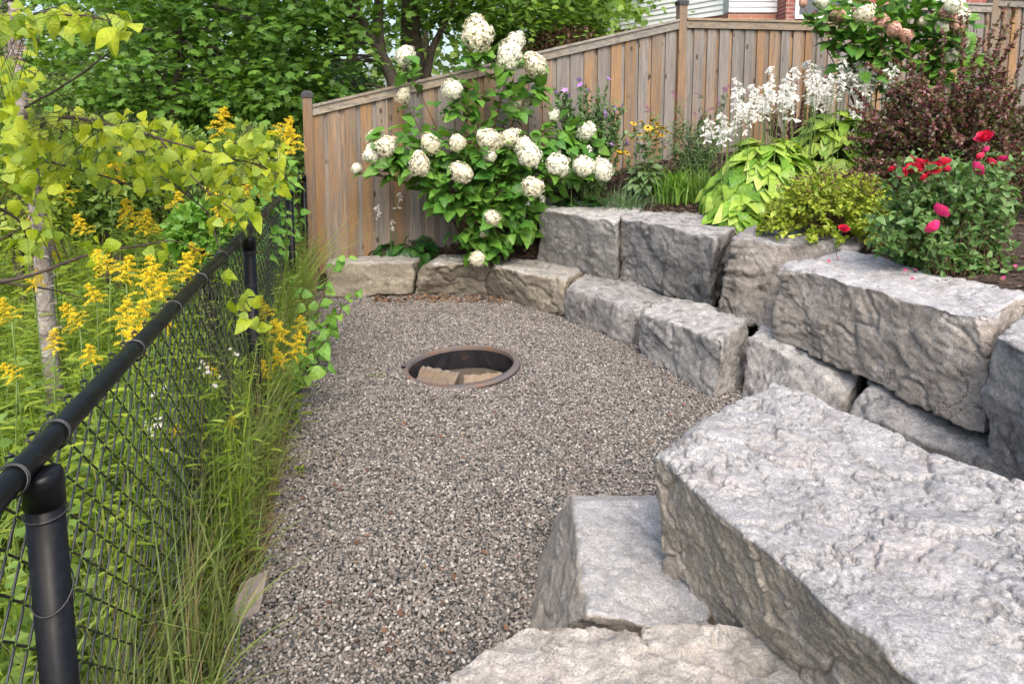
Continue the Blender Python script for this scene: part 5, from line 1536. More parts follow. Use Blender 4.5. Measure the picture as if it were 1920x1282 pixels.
n = 260; ii = rng.integers(0, len(trunk) - 12, n); aa = rng.uniform(0, 6.28, n)
rad3 = np.stack([np.cos(aa), np.sin(aa), 0 * aa], 1)
Pb = trunk[ii] + rad3 * (rt[ii] * .98)[:, None] + [0, 0, 1] * rng.uniform(-.03, .03, (n, 1))
MB().scatter(leaf(3, lambda t: .16 + .1 * math.sin(9 * t), .2, -.3, 1), Pb, np.stack([-np.sin(aa), np.cos(aa), rng.normal(0, .3, n)], 1) + rad3 * .06, rad3, rng.uniform(.012, .035, n), rng.random(n)).build('bark_flakes', m_peel, bt, org, kind='stuff')
PX = []
def br(pts, r0, r1=.0015):
    c = limb_thing(bt, org, 'branch', [at(*p) for p in pts], r0, r1, m_stem_dark, 6, 6, .02)
    PX.append(c); return c
br([(45, 215, 3.3), (120, 222, 3.1), (200, 235, 2.95), (300, 262, 2.9), (420, 292, 3.0), (500, 318, 3.15), (560, 350, 3.3)], .009)
br([(50, 260, 3.3), (140, 265, 3.4), (260, 285, 3.5), (380, 320, 3.6), (470, 345, 3.7)], .008)
br([(-40, 532, 2.7), (30, 522, 2.75), (100, 502, 2.8), (180, 475, 2.9), (260, 462, 3.0), (330, 452, 3.1), (380, 480, 3.15)], .010)
br([(-30, 530, 2.9), (60, 540, 3.0), (130, 552, 3.1), (185, 563, 3.15)], .006)
br([(-20, 460, 3.0), (40, 425, 3.1), (75, 395, 3.3)], .005)
br([(-10, 390, 3.0), (40, 420, 3.1), (60, 470, 3.2)], .006)
br([(45, 200, 3.3), (120, 160, 3.1), (200, 105, 2.9), (230, 75, 2.8)], .006)
br([(30, 60, 3.3), (60, 30, 2.8), (130, 30, 2.5), (220, 45, 2.4), (285, 60, 2.4)], .006)
br([(30, 0, 3.3), (10, 10, 2.6), (-30, 40, 2.4)], .006)
br([(330, 350, 3.3), (390, 400, 3.2), (410, 470, 3.1), (425, 520, 3.0), (450, 570, 2.9), (480, 610, 2.9)], .004)
br([(60, 300, 3.3), (150, 320, 3.3), (250, 350, 3.3), (330, 380, 3.3)], .006)
br([(420, 292, 3.0), (450, 260, 3.05), (470, 235, 3.1)], .004)
br([(300, 262, 2.9), (330, 300, 2.85), (370, 340, 2.85), (440, 400, 2.85), (455, 430, 2.85)], .004)
regs = [(90, 225, 110, 30, 3.1), (230, 240, 110, 38, 3.0), (370, 290, 110, 50, 3.05), (470, 320, 75, 55, 3.2), (300, 320, 110, 45, 3.2), (430, 385, 60, 40, 3.0), (120, 300, 110, 40, 3.2), (480, 265, 55, 30, 3.2), (40, 260, 55, 45, 2.9), (55, 340, 60, 40, 2.95), (30, 140, 45, 45, 2.8), (80, 420, 50, 30, 2.9)]
F1 = fill(regs, 600, 2.75, 3.45)
F2 = fill([(130, 35, 110, 25, 2.5), (230, 55, 60, 22, 2.4), (20, 30, 45, 35, 2.4), (10, 210, 25, 60, 2.6), (170, 40, 90, 28, 2.5)], 78, 2.2, 2.7)
F3_ = fill([(150, 460, 140, 25, 2.85), (270, 450, 70, 22, 3.0), (60, 480, 60, 20, 2.8)], 22, 2.6, 3.1)
F4_ = fill([(415, 520, 22, 25, 3.0), (450, 580, 35, 35, 2.9), (485, 615, 25, 20, 2.9)], 18, 2.7, 3.0)
P = np.concatenate([F1, F2, F3_, F4_]); n = len(P)
D = np.stack([rng.normal(.25, .5, n), rng.normal(-.15, .5, n), rng.normal(-.55, .45, n)], 1)
N = TOCAM * .45 + UP * .75 + rvec(n, .45)
S = .066 * rng.uniform(.55, 1.25, n)
ME_B = variants(F_birch, m_birch, 6, 9)
leaves(bt, org, 'leaf', ME_B, T_birch, m_birch, P, D, N, S, rng.random(n), 300)
# leaf stalks that tie each leaf to the nearest branch
allc = np.concatenate(PX); mb = MB()
for p in P:
    d = ((allc - p) ** 2).sum(1); a = allc[d.argmin()]
    if d.min() < .16: mb.tube(curve([a, (a + p) / 2 + [0, 0, .02], p], 3), .0009, 3, caps=False)
mb.build('twigs', m_stem_dark, bt, org, kind='stuff')
# higher crown above the picture
q = trunk[-1] + [0, 0, .2]
Q = q + nrm(rng.normal(size=(700, 3))) * rng.uniform(.3, 1, (700, 1)) * [1.1, 1.0, .9] + [0, 0, .8]
MB().scatter(T_ovate, Q, rvec(700) + [0, 0, -.6], UP + rvec(700, .6), .065, rng.random(700)).build('crown', m_birch, bt, org, kind='stuff')

# ================================================================== MAPLES AND THE WOOD BEHIND
def maple_tree(label, stems, blobs, nclump, nleaf, L0, mat, seed, spread=.34):
    """stems: lists of (u, v, Y, r); blobs: crown lobes (u, v, Y, ru, rv, rdepth) in picture terms"""
    rg = np.random.default_rng(seed)
    b0 = at(*stems[0][0][:3]); org = np.array([b0[0], b0[1], min(0, b0[2])])
    t = thing('maple_tree', label, 'tree', org)
    tops = []
    for st in stems:
        c = curve([at(u, v, Y) for u, v, Y, r_ in st], 7)
        c[0, 2] = min(c[0, 2], 0.0)
        rr = np.interp(np.linspace(0, 1, len(c)), np.linspace(0, 1, len(st)), [s_[3] for s_ in st])
        mb = MB(); mb.tube(c + .04 * np.stack([fbm(c * 1.7 + seed, 2), fbm(c * 1.7 + seed + 9, 2), 0 * c[:, 0]], 1), rr, 12)
        mb.build('trunk', m_bark, t, org); tops.append(c)
    bl = np.array(blobs, float)
    vol = bl[:, 3] * bl[:, 4]
    idx = rg.choice(len(bl), nclump, p=vol / vol.sum())
    q = nrm(rg.normal(size=(nclump, 3))) * (rg.random((nclump, 1)) ** (1 / 2.2))
    cen = np.array([at(bl[i, 0] + q[j, 0] * bl[i, 3], bl[i, 1] + q[j, 1] * bl[i, 4], bl[i, 2] + q[j, 2] * bl[i, 5]) for j, i in enumerate(idx)])
    # limbs reach into the crown
    ts = np.concatenate(tops); mb = MB()
    for c in cen[::3]:
        low = ts[ts[:, 2] < c[2] + .3]; low = low if len(low) else ts
        a = low[((low - c) ** 2).sum(1).argmin()]
        m_ = (a + c) / 2 + [0, 0, .12]
        mb.tube(curve([a, m_, c], 4), np.linspace(.022, .005, 9), 5, caps=False)
    mb.build('limbs', m_bark, t, org, kind='stuff')
    n = nclump * nleaf
    g = rg.normal(size=(n, 3)) * np.array([spread, spread, spread * .28])
    P = np.repeat(cen, nleaf, 0) + g
    P[:, 2] -= .35 * (g[:, 0] ** 2 + g[:, 1] ** 2)
    D = g * [1, 1, .4] + rg.normal(size=(n, 3)) * .25 + [0, -.12, -.12]
    N = UP * .9 + rg.normal(size=(n, 3)) * .38 + TOCAM * .25
    rn = np.repeat(rg.random(nclump) * .5, nleaf) + rg.random(n) * .5
    MB().scatter(T_maple, P, D, N, L0 * rg.uniform(.6, 1.2, n), rn).build('crown', mat, t, org, kind='stuff')
    return t
maple_tree('multi stemmed maple with two grey trunks just behind the fence', [[(745, 330, 9.6, .12), (738, 170, 9.6, .09), (712, 90, 9.6, .07), (708, -80, 9.7, .06), (700, -300, 9.8, .04)], [(742, 200, 9.6, .08), (728, 130, 9.6, .07), (690, 60, 9.5, .06), (660, -20, 9.4, .05), (640, -250, 9.4, .03)]],
           [(600, 60, 9.3, 70, 70, .7), (560, 120, 9.2, 100, 60, .7), (700, -90, 9.5, 260, 70, 1.0), (600, 10, 9.0, 90, 45, .6), (620, 190, 9.4, 60, 30, .5), (740, 20, 10.9, 60, 50, .4)], 105, 38, .105, m_maple, 1)
maple_tree('dark trunked maple whose crown leans over the middle of the fence', [[(790, 330, 10.4, .18), (782, 150, 10.4, .15), (772, 40, 10.4, .14), (770, -100, 10.4, .12), (775, -350, 10.4, .08)], [(792, 190, 10.3, .07), (806, 110, 10.2, .055), (835, 40, 10.1, .04), (870, -60, 10.0, .03)]],
           [(860, 20, 10.2, 90, 40, .8), (960, 25, 10.6, 110, 45, .9), (1050, 30, 11.0, 80, 60, .9), (920, -60, 10.3, 230, 50, 1.0), (1090, 0, 11.2, 60, 60, .8), (1160, -20, 11.2, 50, 35, .6)], 120, 38, .095, m_maple2, 2)
maple_tree('bushy maple with low branches left of the fence post', [[(330, 380, 8.2, .08), (328, 200, 8.2, .07), (335, 100, 8.2, .06), (345, -40, 8.2, .05), (350, -250, 8.3, .03)], [(300, 380, 8.3, .05), (304, 190, 8.3, .04), (318, 120, 8.3, .03), (340, 60, 8.2, .02)]],
           [(400, 140, 7.9, 120, 70, .7), (330, 60, 8.0, 140, 70, .8), (470, 60, 8.0, 100, 80, .7), (250, 150, 8.3, 70, 70, .6), (400, -60, 8.1, 260, 80, .9), (500, 165, 8.0, 50, 40, .5)], 120, 38, .095, m_maple, 3)
maple_tree('shaded maple with a thin dark trunk behind the birch', [[(258, 380, 9.5, .09), (256, 200, 9.5, .08), (254, 90, 9.5, .07), (262, -40, 9.5, .06), (265, -250, 9.5, .04)]],
           [(200, 60, 9.4, 130, 70, .9), (130, 130, 9.8, 110, 60, .8), (260, -40, 9.5, 220, 70, .9), (60, 40, 10.0, 120, 70, .9), (30, 150, 10.0, 90, 50, .8)], 95, 36, .10, m_maple2, 4)
# the dense wood far behind: one mass
n = 21000
uu = rng.uniform(-500, 1200, n); Y = rng.uniform(13, 21, n); zz = rng.uniform(0, 1, n) ** .9 * 8.5
P = np.stack([(uu - 960) / FPX * Y, Y, zz], 1)
cl = fbm(P * .55, 3)
P = P[cl > -.4]; n = len(P)
P += rvec(n, .1)
mb = MB().scatter(T_far, P, rvec(n) + [0, -.3, -.3], UP + TOCAM * .5 + rvec(n, .5), rng.uniform(.14, .30, n), np.clip(fbm(P * .8, 2) * .8 + .5, 0, .99))
o = mb.build('woods', m_wood2); tag(o, 'dense green wood filling the distance behind the maples', 'woods', kind='stuff')
mb = MB()
for i in range(14):
    u = R.uniform(-400, 1150); Y = R.uniform(13, 19); x = (u - 960) / FPX * Y
    mb.tube([(x, Y, -.3), (x + R.uniform(-.2, .2), Y, 4), (x + R.uniform(-.4, .4), Y, 9)], [R.uniform(.08, .16), .09, .05], 7)
o = mb.build('woods_trunks', m_bark); tag(o, 'dim trunks standing in the distant wood', 'woods', kind='stuff')
n = 9000
uu = rng.uniform(-500, 800, n); Y = rng.uniform(10.5, 14, n)
P = np.stack([(uu - 960) / FPX * Y, Y, rng.uniform(-.2, 2.6, n)], 1)
P = P[fbm(P * .9, 2) > -.22]; n = len(P)
o = MB().scatter(T_far, P, rvec(n) + [0, -.3, -.3], UP + TOCAM * .5 + rvec(n, .5), rng.uniform(.10, .2, n), np.clip(fbm(P * .8, 2) * .8 + .5, 0, .99)).build('undergrowth', m_wood2)
tag(o, 'leafy undergrowth between the meadow and the distant wood', 'undergrowth', kind='stuff')
# shrubs behind the fence
def bush(label, u, v, Y, ru, rv, n, L0, mat, tm=T_small, name='garden_bush'):
    c = at(u, v, Y); rx, rz = ru / FPX * Y, rv / FPX * Y
    org = np.array([c[0], c[1], 0.0]); t = thing(name, label, 'bush', org)
    q = nrm(rng.normal(size=(n, 3))) * rng.uniform(.55, 1.05, (n, 1)) * [rx, rx * .8, rz]
    q *= (1 + .25 * fbm(q * 5 + u, 2))[:, None]
    P = c + q
    MB().scatter(tm, P, q + rvec(n, rx * .5), UP * .6 + nrm(q) * .7 + rvec(n, .4), L0 * rng.uniform(.6, 1.2, n), rng.random(n)).build('foliage', mat, t, org, kind='stuff')
    mb = MB()
    for i in range(7): mb.tube(curve([org + [R.uniform(-.1, .1), 0, 0], c + [R.uniform(-rx, rx) * .5, 0, R.uniform(-.2, .6) * rz]], 4), .018, 5)
    mb.build('stems', m_bark, t, org, kind='stuff')
    return t
bush('light green bush just over the fence behind the tallest bloom', 935, 75, 10.8, 38, 30, 1500, .07, m_maple2)
bush('reddish green bush above the sloping fence rail', 1055, 85, 10.5, 70, 34, 2400, .055, m_spirea_tip)
bush('dark rounded bush behind the sloping fence beside the siding', 1075, 60, 12.0, 62, 55, 3200, .08, m_maple)
bush('dark evergreen bush in the shade between the trunks', 640, 160, 11.5, 60, 40, 2200, .10, m_hostad, T_lance)
bush('shaded bush behind the corner post of the fence', 520, 190, 9.0, 90, 40, 2600, .075, m_maple2)
bush('grey green thicket at the foot of the maples', 330, 215, 8.8, 170, 45, 4200, .075, m_maple)
bush('pale thicket behind the birch trunk', 110, 200, 8.6, 130, 55, 3600, .07, m_wood2)

bush('yellow green thicket behind the bare lower part of the birch trunk', 40, 360, 5.2, 110, 110, 2400, .055, m_weed)
bush('loose grey green shrub standing just right of the birch trunk', 190, 350, 5.6, 90, 100, 2200, .07, m_wood2)
bush('leafy shrub in the meadow below the middle of the birch leaves', 320, 330, 5.9, 100, 95, 2400, .06, m_wood2)
bush('rounded shrub behind the wire fence, nearest the corner post', 470, 320, 6.9, 80, 85, 2400, .075, m_wood2)
bush('low leafy shrub close behind the top rail near the second black post', 390, 440, 4.3, 70, 60, 1300, .07, m_vine)

# ================================================================== MEADOW
def meadow_z(x, y): return ground_z(np.asarray(x), np.asarray(y))
def weed_stems(n, xy, h0, h1, nleaf, L0, L1, mat, name, label, lean=.15, tm=T_lance):
    h = rng.uniform(h0, h1, n); a = rng.uniform(0, 6.28, n); le = rng.uniform(0, lean, n)
    base = np.c_[xy, meadow_z(xy[:, 0], xy[:, 1])]
    mbS = MB()
    f = np.linspace(.12, 1, nleaf)[None] + rng.uniform(-.04, .04, (n, nleaf))
    ctr = base[:, None] + np.stack([np.cos(a)[:, None] * le[:, None] * f ** 2 * h[:, None], np.sin(a)[:, None] * le[:, None] * f ** 2 * h[:, None], f * h[:, None]], -1)
    az = np.arange(nleaf)[None] * 2.4 + rng.uniform(0, 6.28, (n, 1))
    D = np.stack([np.cos(az), np.sin(az), .45 - .5 * rng.random((n, nleaf))], -1)
    S = (L0 + (L1 - L0) * rng.random((n, nleaf))) * (1.15 - .55 * f)
    rn = np.repeat(rng.random(n) * .6, nleaf) + rng.random(n * nleaf) * .4
    mbS.scatter(tm, ctr.reshape(-1, 3), D.reshape(-1, 3), UP + rvec(n * nleaf, .3), S.ravel(), rn)
    blades(mbS, base, a, h * 1.02, .006, le, .9, 5)
    o = mbS.build(name, mat); tag(o, label, 'weeds', kind='stuff')
OFFC = gz(463, 1115, .03)
def strip(n, y0, y1, w0, w1, p=1.0):
    """points on the meadow side of the wire fence: distance w0..w1 from it"""
    y = y0 + (y1 - y0) * rng.random(n) ** p
    d = w0 + (w1 - w0) * rng.random(n)
    P = np.stack([fence_x(y) - d, y], 1)
    near = np.hypot(P[:, 0] - OFFC[0] - .05, P[:, 1] - OFFC[1] + .05) < .13      # the offcut keeps the grass down
    P[near, 0] -= .25
    return P
weed_stems(620, strip(620, .9, 8.2, .12, 1.6), .55, 1.05, 36, .07, .13, m_weed, 'meadow_weeds', 'leafy green meadow weeds crowding behind the wire fence', .15, T_lance2)
weed_stems(1150, strip(1150, 2.0, 9.8, 1.0, 6.5), .7, 1.4, 28, .09, .17, m_weed, 'meadow_weeds', 'tall weeds of the open meadow further out', .15, T_lance2)
weed_stems(170, strip(170, 2.4, 6.8, -.10, .1), .35, .95, 26, .05, .09, m_weed, 'fence_weeds', 'fine leaved weeds growing through the wire fence', .3)
weed_stems(60, strip(60, 1.3, 3.4, -.12, .08), .10, .4, 30, .03, .065, m_grass, 'fence_weeds', 'low weeds creeping from the wire fence onto the gravel')
weed_stems(420, strip(420, 1.2, 8.5, .2, 3.2), .4, 1.0, 26, .06, .11, m_wood2, 'broadleaf_weeds', 'broad leaved weeds scattered through the meadow', .2, T_small)
P2 = strip(7000, .7, 8.5, .05, 3.2, 1.2); P3 = np.c_[P2, meadow_z(P2[:, 0], P2[:, 1])]
mb = MB(); blades(mb, P3, rng.uniform(0, 6.28, 7000), rng.uniform(.35, .95, 7000), rng.uniform(.004, .011, 7000), rng.uniform(.15, .9, 7000), rng.random(7000), 5)
o = mb.build('meadow_grass', m_grass); tag(o, 'long green grass between the meadow weeds', 'grass', kind='stuff')
P2 = np.concatenate([strip(700, 1.3, 6.9, -.09, .12), strip(250, 1.4, 3.8, -.14, .05)]); P3 = np.c_[P2, np.full(len(P2), -.01)]
mb = MB(); blades(mb, P3, rng.uniform(0, 6.28, len(P3)), rng.uniform(.06, .34, len(P3)), rng.uniform(.003, .007, len(P3)), rng.uniform(.2, 1.1, len(P3)), rng.random(len(P3)), 5)
o = mb.build('fence_grass', m_grass); tag(o, 'green grass fringe along the foot of the wire fence', 'grass', kind='stuff')
P2 = np.concatenate([strip(600, 1.3, 6.5, -.12, .10), strip(600, 2.4, 3.7, -.16, .05)]); P3 = np.c_[P2, np.full(len(P2), -.01)]
mb = MB(); blades(mb, P3, rng.uniform(0, 6.28, len(P3)), rng.uniform(.06, .30, len(P3)), rng.uniform(.002, .005, len(P3)), rng.uniform(.2, 1.4, len(P3)), rng.random(len(P3)), 5)
o = mb.build('dry_grass', m_dry); tag(o, 'dry straw coloured grass along the gravel edge', 'grass', kind='stuff')

for nb, mat_, nm_, lab_, h0_, h1_, w0_ in ((1500, m_verge, 'verge_grass', 'tall dull green grass growing up through the wire mesh', .25, .85, .0055), (420, m_dry, 'dry_stalks', 'tall dry stalks among the grass at the wire fence', .3, .9, .0035)):
    P2 = strip(nb, 1.25, 6.9, -.11, .16); P3 = np.c_[P2, np.full(nb, -.02)]
    mb = MB(); blades(mb, P3, rng.uniform(0, 6.28, nb), rng.uniform(h0_, h1_, nb), w0_ * rng.uniform(.6, 1.4, nb), rng.uniform(.05, .7, nb) ** 1.3, rng.random(nb), 6)
    o = mb.build(nm_, mat_); tag(o, lab_, 'grass', kind='stuff')
# goldenrods, one by one
def plume(seed):
    """goldenrod plume: arching one-sided sprays, height 1"""
    rg = np.random.default_rng(seed); mb = MB(); S_ = MB()
    P_ = []
    for i in range(18):
        f = i / 18; a = i * 2.4 + rg.normal(0, .2)
        L_ = .52 * (1 - f * .85) * rg.uniform(.7, 1.1)
        t_ = np.linspace(0, 1, 14)[:, None]
        c = np.array([0, 0, f]) + np.array([math.cos(a), math.sin(a), 0]) * L_ * t_ + np.array([0, 0, 1.0]) * L_ * (.75 * t_ - .75 * t_ ** 2)
        S_.tube(c[::4], .006, 3, caps=False)
        P_.append(np.repeat(c[2:], 9, 0) + rg.normal(0, .022, (108, 3)) + [0, 0, .02])
    P = np.concatenate(P_); n = len(P)
    mb.scatter(T_far, P, rg.normal(size=(n, 3)) + [0, 0, .6], rg.normal(size=(n, 3)) + [0, -.3, .8], rg.uniform(.022, .046, n), rg.random(n))
    return mb.mesh('flower_plume', m_gold), S_
PLUME = [plume(i) for i in range(4)]
PSTEM = [p[1].mesh('spray', m_stem_green) for p in PLUME]
def gr_leaves(seed):
    rg = np.random.default_rng(seed); n = 34; mb = MB()
    f = np.linspace(.1, 1, n); a = np.arange(n) * 2.4
    mb.scatter(T_lance, np.stack([0 * f, 0 * f, f], 1), np.stack([np.cos(a), np.sin(a), .3 + 0 * a], 1), UP + rg.normal(0, .3, (n, 3)), .11 * (1.2 - .6 * f), rg.random(n))
    return mb.mesh('foliage', m_weed)
GRL = [gr_leaves(i) for i in range(3)]
def goldenrod(u, v, sz, Y, label, i):
    p = at(u, v, Y)                              # centre of the plume
    h = sz / FPX * Y * 1.25
    if p[0] > fence_x(p[1]) - .02: zb = 0.0
    else: zb = float(meadow_z(p[0], p[1]))
    org = np.array([p[0] + R.uniform(-.05, .05), p[1] + R.uniform(-.05, .05), zb])
    t = thing('goldenrod', label, 'wildflower', org, 'goldenrods along the wire fence')
    tp = p - [0, 0, h * .5]
    c = curve([org, org + (tp - org) * .5 + [R.uniform(-.03, .03), 0, 0], tp], 5)
    mb = MB(); mb.tube(c, np.linspace(.004, .0025, len(c)), 5); mb.build('stem', m_stem_green, t, org)
    rot = (R.uniform(-.4, .4), R.uniform(-.5, .5), R.uniform(0, 6.28))
    o = obj('flower_plume', PLUME[i % 4][0], t); o.location = tuple(tp - org); o.scale = (h * 1.15, h * 1.15, h); o.rotation_euler = rot
    o2 = obj('spray', PSTEM[i % 4], o)
    f = obj('foliage', GRL[i % 3], t); L_ = np.linalg.norm(tp - org); f.scale = (1, 1, L_); f.rotation_euler = (0, 0, R.uniform(0, 6)); f['kind'] = 'stuff'
    d = tp - org; f.rotation_euler = Vector(d).to_track_quat('Z', 'Y').to_euler()
GR = [(412, 228, 46, 5.2, 'goldenrod standing clear against the dark maples, left of the corner post'), (520, 238, 40, 6.6, 'goldenrod nearest the fence corner post, pale spire'), (546, 262, 46, 6.4, 'goldenrod leaning onto the wooden corner post'),
      (205, 312, 48, 3.6, 'upright goldenrod behind the birch leaves, right of the birch trunk'), (250, 400, 46, 3.3, 'bright goldenrod tuft halfway between birch trunk and wire fence'), (275, 418, 40, 3.2, 'goldenrod tuft touching the bright one, a little lower'),
      (340, 502, 46, 2.6, 'rounded goldenrod head resting above the black top rail'), (205, 490, 44, 2.6, 'goldenrod beside the lower birch branch, farther from the rail'), (235, 505, 44, 2.55, 'goldenrod under the lower birch branch, second from the trunk'),
      (270, 525, 48, 2.5, 'drooping goldenrod in the middle of the row above the rail'), (300, 540, 44, 2.45, 'low goldenrod spray just above the top rail'), (405, 350, 38, 4.2, 'goldenrod peeping through the birch leaves near their far end'),
      (410, 392, 40, 3.9, 'goldenrod under the far birch leaves, left one of two'), (440, 398, 36, 3.9, 'goldenrod under the far birch leaves, right one of two'), (148, 590, 44, 2.5, 'goldenrod at the foot of the birch trunk'),
      (245, 600, 60, 2.2, 'big yellow goldenrod plume beside the middle of the top rail'), (225, 585, 44, 2.3, 'goldenrod half hidden behind the big plume by the rail'), (240, 632, 44, 2.15, 'lowest goldenrod spray behind the top rail'),
      (497, 578, 36, 4.2, 'small goldenrod right behind the second black post'), (527, 615, 46, 4.1, 'full goldenrod head beside the vine and second black post'), (548, 645, 40, 4.0, 'goldenrod spray hanging towards the gravel by the vine'), (525, 668, 34, 3.9, 'goldenrod below the vine, close to the gravel edge'), (500, 692, 30, 3.7, 'faded small goldenrod beside the second black post, lowest one'),
      (75, 400, 40, 5.0, 'hazy goldenrod deep in the meadow behind the birch trunk'), (20, 350, 36, 5.5, 'far goldenrod at the left picture edge'), (120, 350, 40, 5.2, 'far goldenrod between birch trunk and upright goldenrod'), (160, 420, 34, 4.6, 'dull goldenrod in the meadow, right of the birch trunk'), (30, 300, 30, 6.0, 'small distant goldenrod left of the birch trunk'),
      (330, 380, 36, 4.4, 'goldenrod among the birch twigs in the middle of the meadow'), (460, 350, 34, 5.0, 'goldenrod in the dense leaves below the dark maples'), (60, 520, 34, 3.0, 'goldenrod behind the lowest birch twig at the trunk'), (170, 660, 36, 2.2, 'sparse goldenrod left of the lowest spray, above the rail'),
      (30, 690, 34, 2.2, 'sparse goldenrod in the grass at the left picture edge'), (400, 690, 26, 2.9, 'small goldenrod seen through the wire mesh'), (330, 800, 24, 2.4, 'tiny goldenrod low behind the wire mesh'), (430, 790, 24, 2.9, 'pale goldenrod low behind the wire, by the second black post')]
GR += [(290, 500, 40, 2.6, 'goldenrod between the rounded head and the drooping one, above the rail'), (375, 470, 34, 3.2, 'goldenrod poking out beside the low leafy shrub by the rail'), (180, 545, 36, 2.7, 'goldenrod behind the birch foot tuft, under the lower branch'), (100, 470, 34, 3.4, 'goldenrod just right of the birch trunk at branch height'), (485, 300, 34, 5.8, 'goldenrod among the leaves in front of the corner thicket'), (310, 600, 34, 2.35, 'goldenrod spray touching the black rail, right of the big plume'),
       (20, 580, 38, 2.6, 'goldenrod at the left picture edge below the birch branch'), (100, 640, 38, 2.3, 'goldenrod in the grass between birch foot and the rail'), (560, 610, 34, 4.6, 'goldenrod half hidden in the corner vine leaves')]
for i, g_ in enumerate(GR): goldenrod(*g_, i)

# white asters at the fence
ASTER = daisy(5, 11, .8, .13, m_aster, 'bloom', .22, .2)
m_aeye = plain('yellow eye', (0.5, 0.35, 0.05), .8)
mb = MB(); mb.tube([(0, 0, -.02), (0, 0, .08), (0, 0, .12)], [.22, .2, .08], 7); AEYE = mb.mesh('eye', m_aeye)
for j, (u, v, Y, k, lab) in enumerate([(378, 690, 2.75, 7, 'white aster with the largest bloom cluster inside the wire fence'), (292, 790, 2.35, 5, 'white aster low against the wire near the first black post'), (405, 712, 2.8, 5, 'white aster just right of the largest cluster'), (300, 735, 2.4, 4, 'white aster high on the wire behind the top rail'), (285, 805, 2.2, 4, 'white aster below the one near the first post'), (430, 660, 2.9, 3, 'thin white aster next to the second black post')]):
    c = at(u, v, Y); q = np.array([c[0] + .03, c[1] + .05, 0])
    tips = [at(u + R.uniform(-16, 16), v + R.uniform(-13, 13), Y + R.uniform(-.04, .04)) for _ in range(k)]
    t, org = twiggy(lab, 'white_aster', q, tips, m_weed, 26, .05, m_stem_green, T_lance, 'wildflower', .02, .003, .02, f0=.1)
    for p in tips:
        o = obj('bloom', ASTER, t); s_ = .009; o.location = tuple(p - org); o.scale = (s_,) * 3; o.rotation_euler = (R.uniform(.3, 1.1), R.uniform(-.4, .4), 0)
        obj('eye', AEYE, o)

# bright leaved vine at the corner
ME_V = variants(F_birch, m_vine, 4, 10)
def creeper(label, base, paths, nper, L0, name='creeper'):
    org = np.array(base, float); t = thing(name, label, 'plant', org)
    P_, D_ = [], []
    for pth in paths:
        c = curve([org] + [at(*p) for p in pth], 6)
        mb = MB(); mb.tube(c, np.linspace(.004, .0018, len(c)), 5); mb.build('stem', m_stem_red, t, org)
        ix = np.linspace(len(c) * .25, len(c) - 1, nper).astype(int)
        for i_ in ix:
            a = R.uniform(0, 6.28)
            for q_ in (a, a + math.pi): P_.append(c[i_]); D_.append((math.cos(q_), math.sin(q_) * .7 - .2, R.uniform(-.5, .2)))
    P = np.array(P_); n = len(P)
    leaves(t, org, 'leaf', ME_V, T_birch, m_vine, P, np.array(D_), UP * .8 + TOCAM * .5 + rvec(n, .3), L0 * rng.uniform(.6, 1.2, n), rng.random(n), 300)
creeper('bright green knotweed vine leaning over the gravel at the fence corner', gz(585, 690, 0), [[(590, 640, 5.1), (600, 570, 5.2), (625, 500, 5.3), (650, 484, 5.2)], [(600, 650, 5.0), (640, 580, 5.0), (672, 545, 4.9)], [(580, 640, 5.1), (565, 560, 5.2), (550, 525, 5.2)], [(600, 660, 4.9), (612, 620, 4.8), (622, 590, 4.8)], [(575, 660, 5.0), (590, 600, 5.2), (610, 540, 5.3)], [(570, 670, 4.9), (560, 620, 5.0), (575, 575, 5.1)]], 7, .095)
creeper('second vine with larger leaves below the corner vine, over the gravel edge', gz(560, 740, 0), [[(560, 700, 4.4), (570, 670, 4.3), (600, 650, 4.3)], [(550, 710, 4.4), (545, 680, 4.4), (560, 650, 4.4)], [(565, 715, 4.4), (590, 690, 4.3), (610, 690, 4.2)]], 4, .10)
creeper('leafy vine draped over the wire fence between second black post and corner', (fence_x(5.4) - .1, 5.4, -.05), [[(500, 480, 5.0), (480, 420, 4.9), (470, 390, 4.8)], [(530, 450, 5.6), (520, 380, 5.5), (505, 330, 5.3)], [(540, 430, 6.0), (545, 350, 6.0), (550, 300, 6.0)], [(515, 470, 5.3), (500, 400, 5.2), (525, 345, 5.1)], [(545, 470, 5.9), (560, 400, 5.9), (540, 320, 5.8)], [(500, 500, 4.8), (510, 430, 4.8), (490, 350, 4.9)], [(530, 470, 5.6), (535, 400, 5.5), (530, 300, 5.5)]], 11, .09)
# reed grass at the corner and broad blades by the near post
def reed(label, base, n, h, wd_, bend, az0, az1, mat=m_grass):
    org = np.array(base, float); t = thing('reed_grass', label, 'grass', org)
    for i in range(n):
        mb = MB(); blades(mb, [org + [R.uniform(-.05, .05), R.uniform(-.05, .05), 0]], R.uniform(az0, az1), h * R.uniform(.6, 1.1), wd_ * R.uniform(.7, 1.2), bend * R.uniform(.4, 1.2), R.random(), 8)
        mb.build('blade', mat, t, org)
reed('tall reed grass arching in front of the wooden corner post', gz(548, 640, 0), 24, 1.25, .014, .7, -1.3, 1.2)
reed('tall reed grass behind the second black post, towards the corner', gz(520, 700, 0), 20, 1.1, .012, .6, -1.6, 1.0)
q = gz(235, 1330, 0)
reed('broad bladed grass tuft inside the wire beside the first black post', q, 9, .5, .024, .35, 0.6, 2.6)
reed('slender grass tuft in the middle of the wire fence foot', gz(370, 1120, 0), 14, .55, .012, .6, -.6, 2.6)

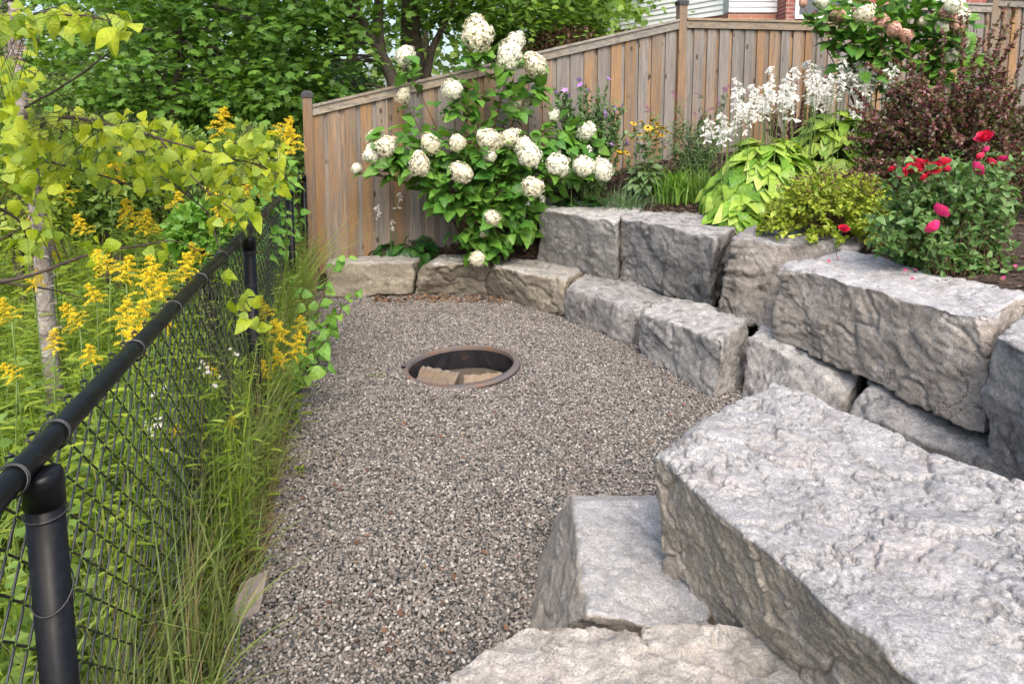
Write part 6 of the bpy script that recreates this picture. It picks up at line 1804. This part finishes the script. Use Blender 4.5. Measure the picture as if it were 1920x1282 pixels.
# litter on the gravel: single dry stalks and fallen leaves
for i, (u, v, rz, L_, lab) in enumerate([(562, 775, .5, .22, 'thin dry stalk lying on the gravel near the second black post'), (478, 1180, 1.9, .12, 'short broken stalk on the gravel by the timber offcut'), (635, 855, 2.0, .14, 'dry stalk alone in the open gravel')]):
    p = gz(u, v, .02); mb = MB(); mb.tube([(-L_ / 2, 0, 0), (0, .006, .004), (L_ / 2, 0, .002)], .0022, 5)
    o = mb.build('dry_stalk', m_stem_dry); o.location = tuple(p); o.rotation_euler = (0, 0, rz); tag(o, lab, 'twig')
n = 420
uv = np.stack([rng.uniform(700, 950, n), rng.uniform(552, 566, n)], 1)
P = np.array([gz(a, b, .012) for a, b in uv])
m_litter = leafmat('dry leaf', [(0.10, 0.05, 0.03), (0.17, 0.09, 0.05), (0.07, 0.035, 0.022), (0.24, 0.17, 0.09)], .1, .8)
mb = MB().scatter(T_ovate, P, rvec(n) * [1, 1, .2], UP + rvec(n, .4), rng.uniform(.02, .055, n), rng.random(n))
P = np.array([gz(a, b, .016) for a, b in zip(rng.uniform(480, 1300, 130), rng.uniform(575, 1240, 130))])
P = P[in_poly(P[:, 0], P[:, 1], PATIO) & (np.hypot(P[:, 0] - RING[0], P[:, 1] - RING[1]) > .5)]
mb.scatter(T_ovate, P, rvec(len(P)) * [1, 1, .1], UP + rvec(len(P), .2), rng.uniform(.015, .035, len(P)), rng.random(len(P)))
o = mb.build('leaf_litter', m_litter); tag(o, 'dry brown leaf litter on the gravel in front of the corner boulders', 'leaves', kind='stuff')

for u, v, lab in ((706, 706, 'tiny green weed sprouting from the gravel left of the fire ring'), (560, 885, 'tiny flat weed in the gravel beside the second black post')):
    q = gz(u, v, .012); t = thing('weed_sprout', lab, 'weed', q)
    n = 26; aa = rng.uniform(0, 6.28, n)
    P = q + np.c_[rng.normal(0, .022, (n, 2)), rng.uniform(0, .015, n)]
    MB().scatter(T_small, P, np.stack([np.cos(aa), np.sin(aa), rng.uniform(0, .6, n)], 1), UP + rvec(n, .3), rng.uniform(.012, .03, n), rng.random(n)).build('foliage', m_weed, t, q, kind='stuff')
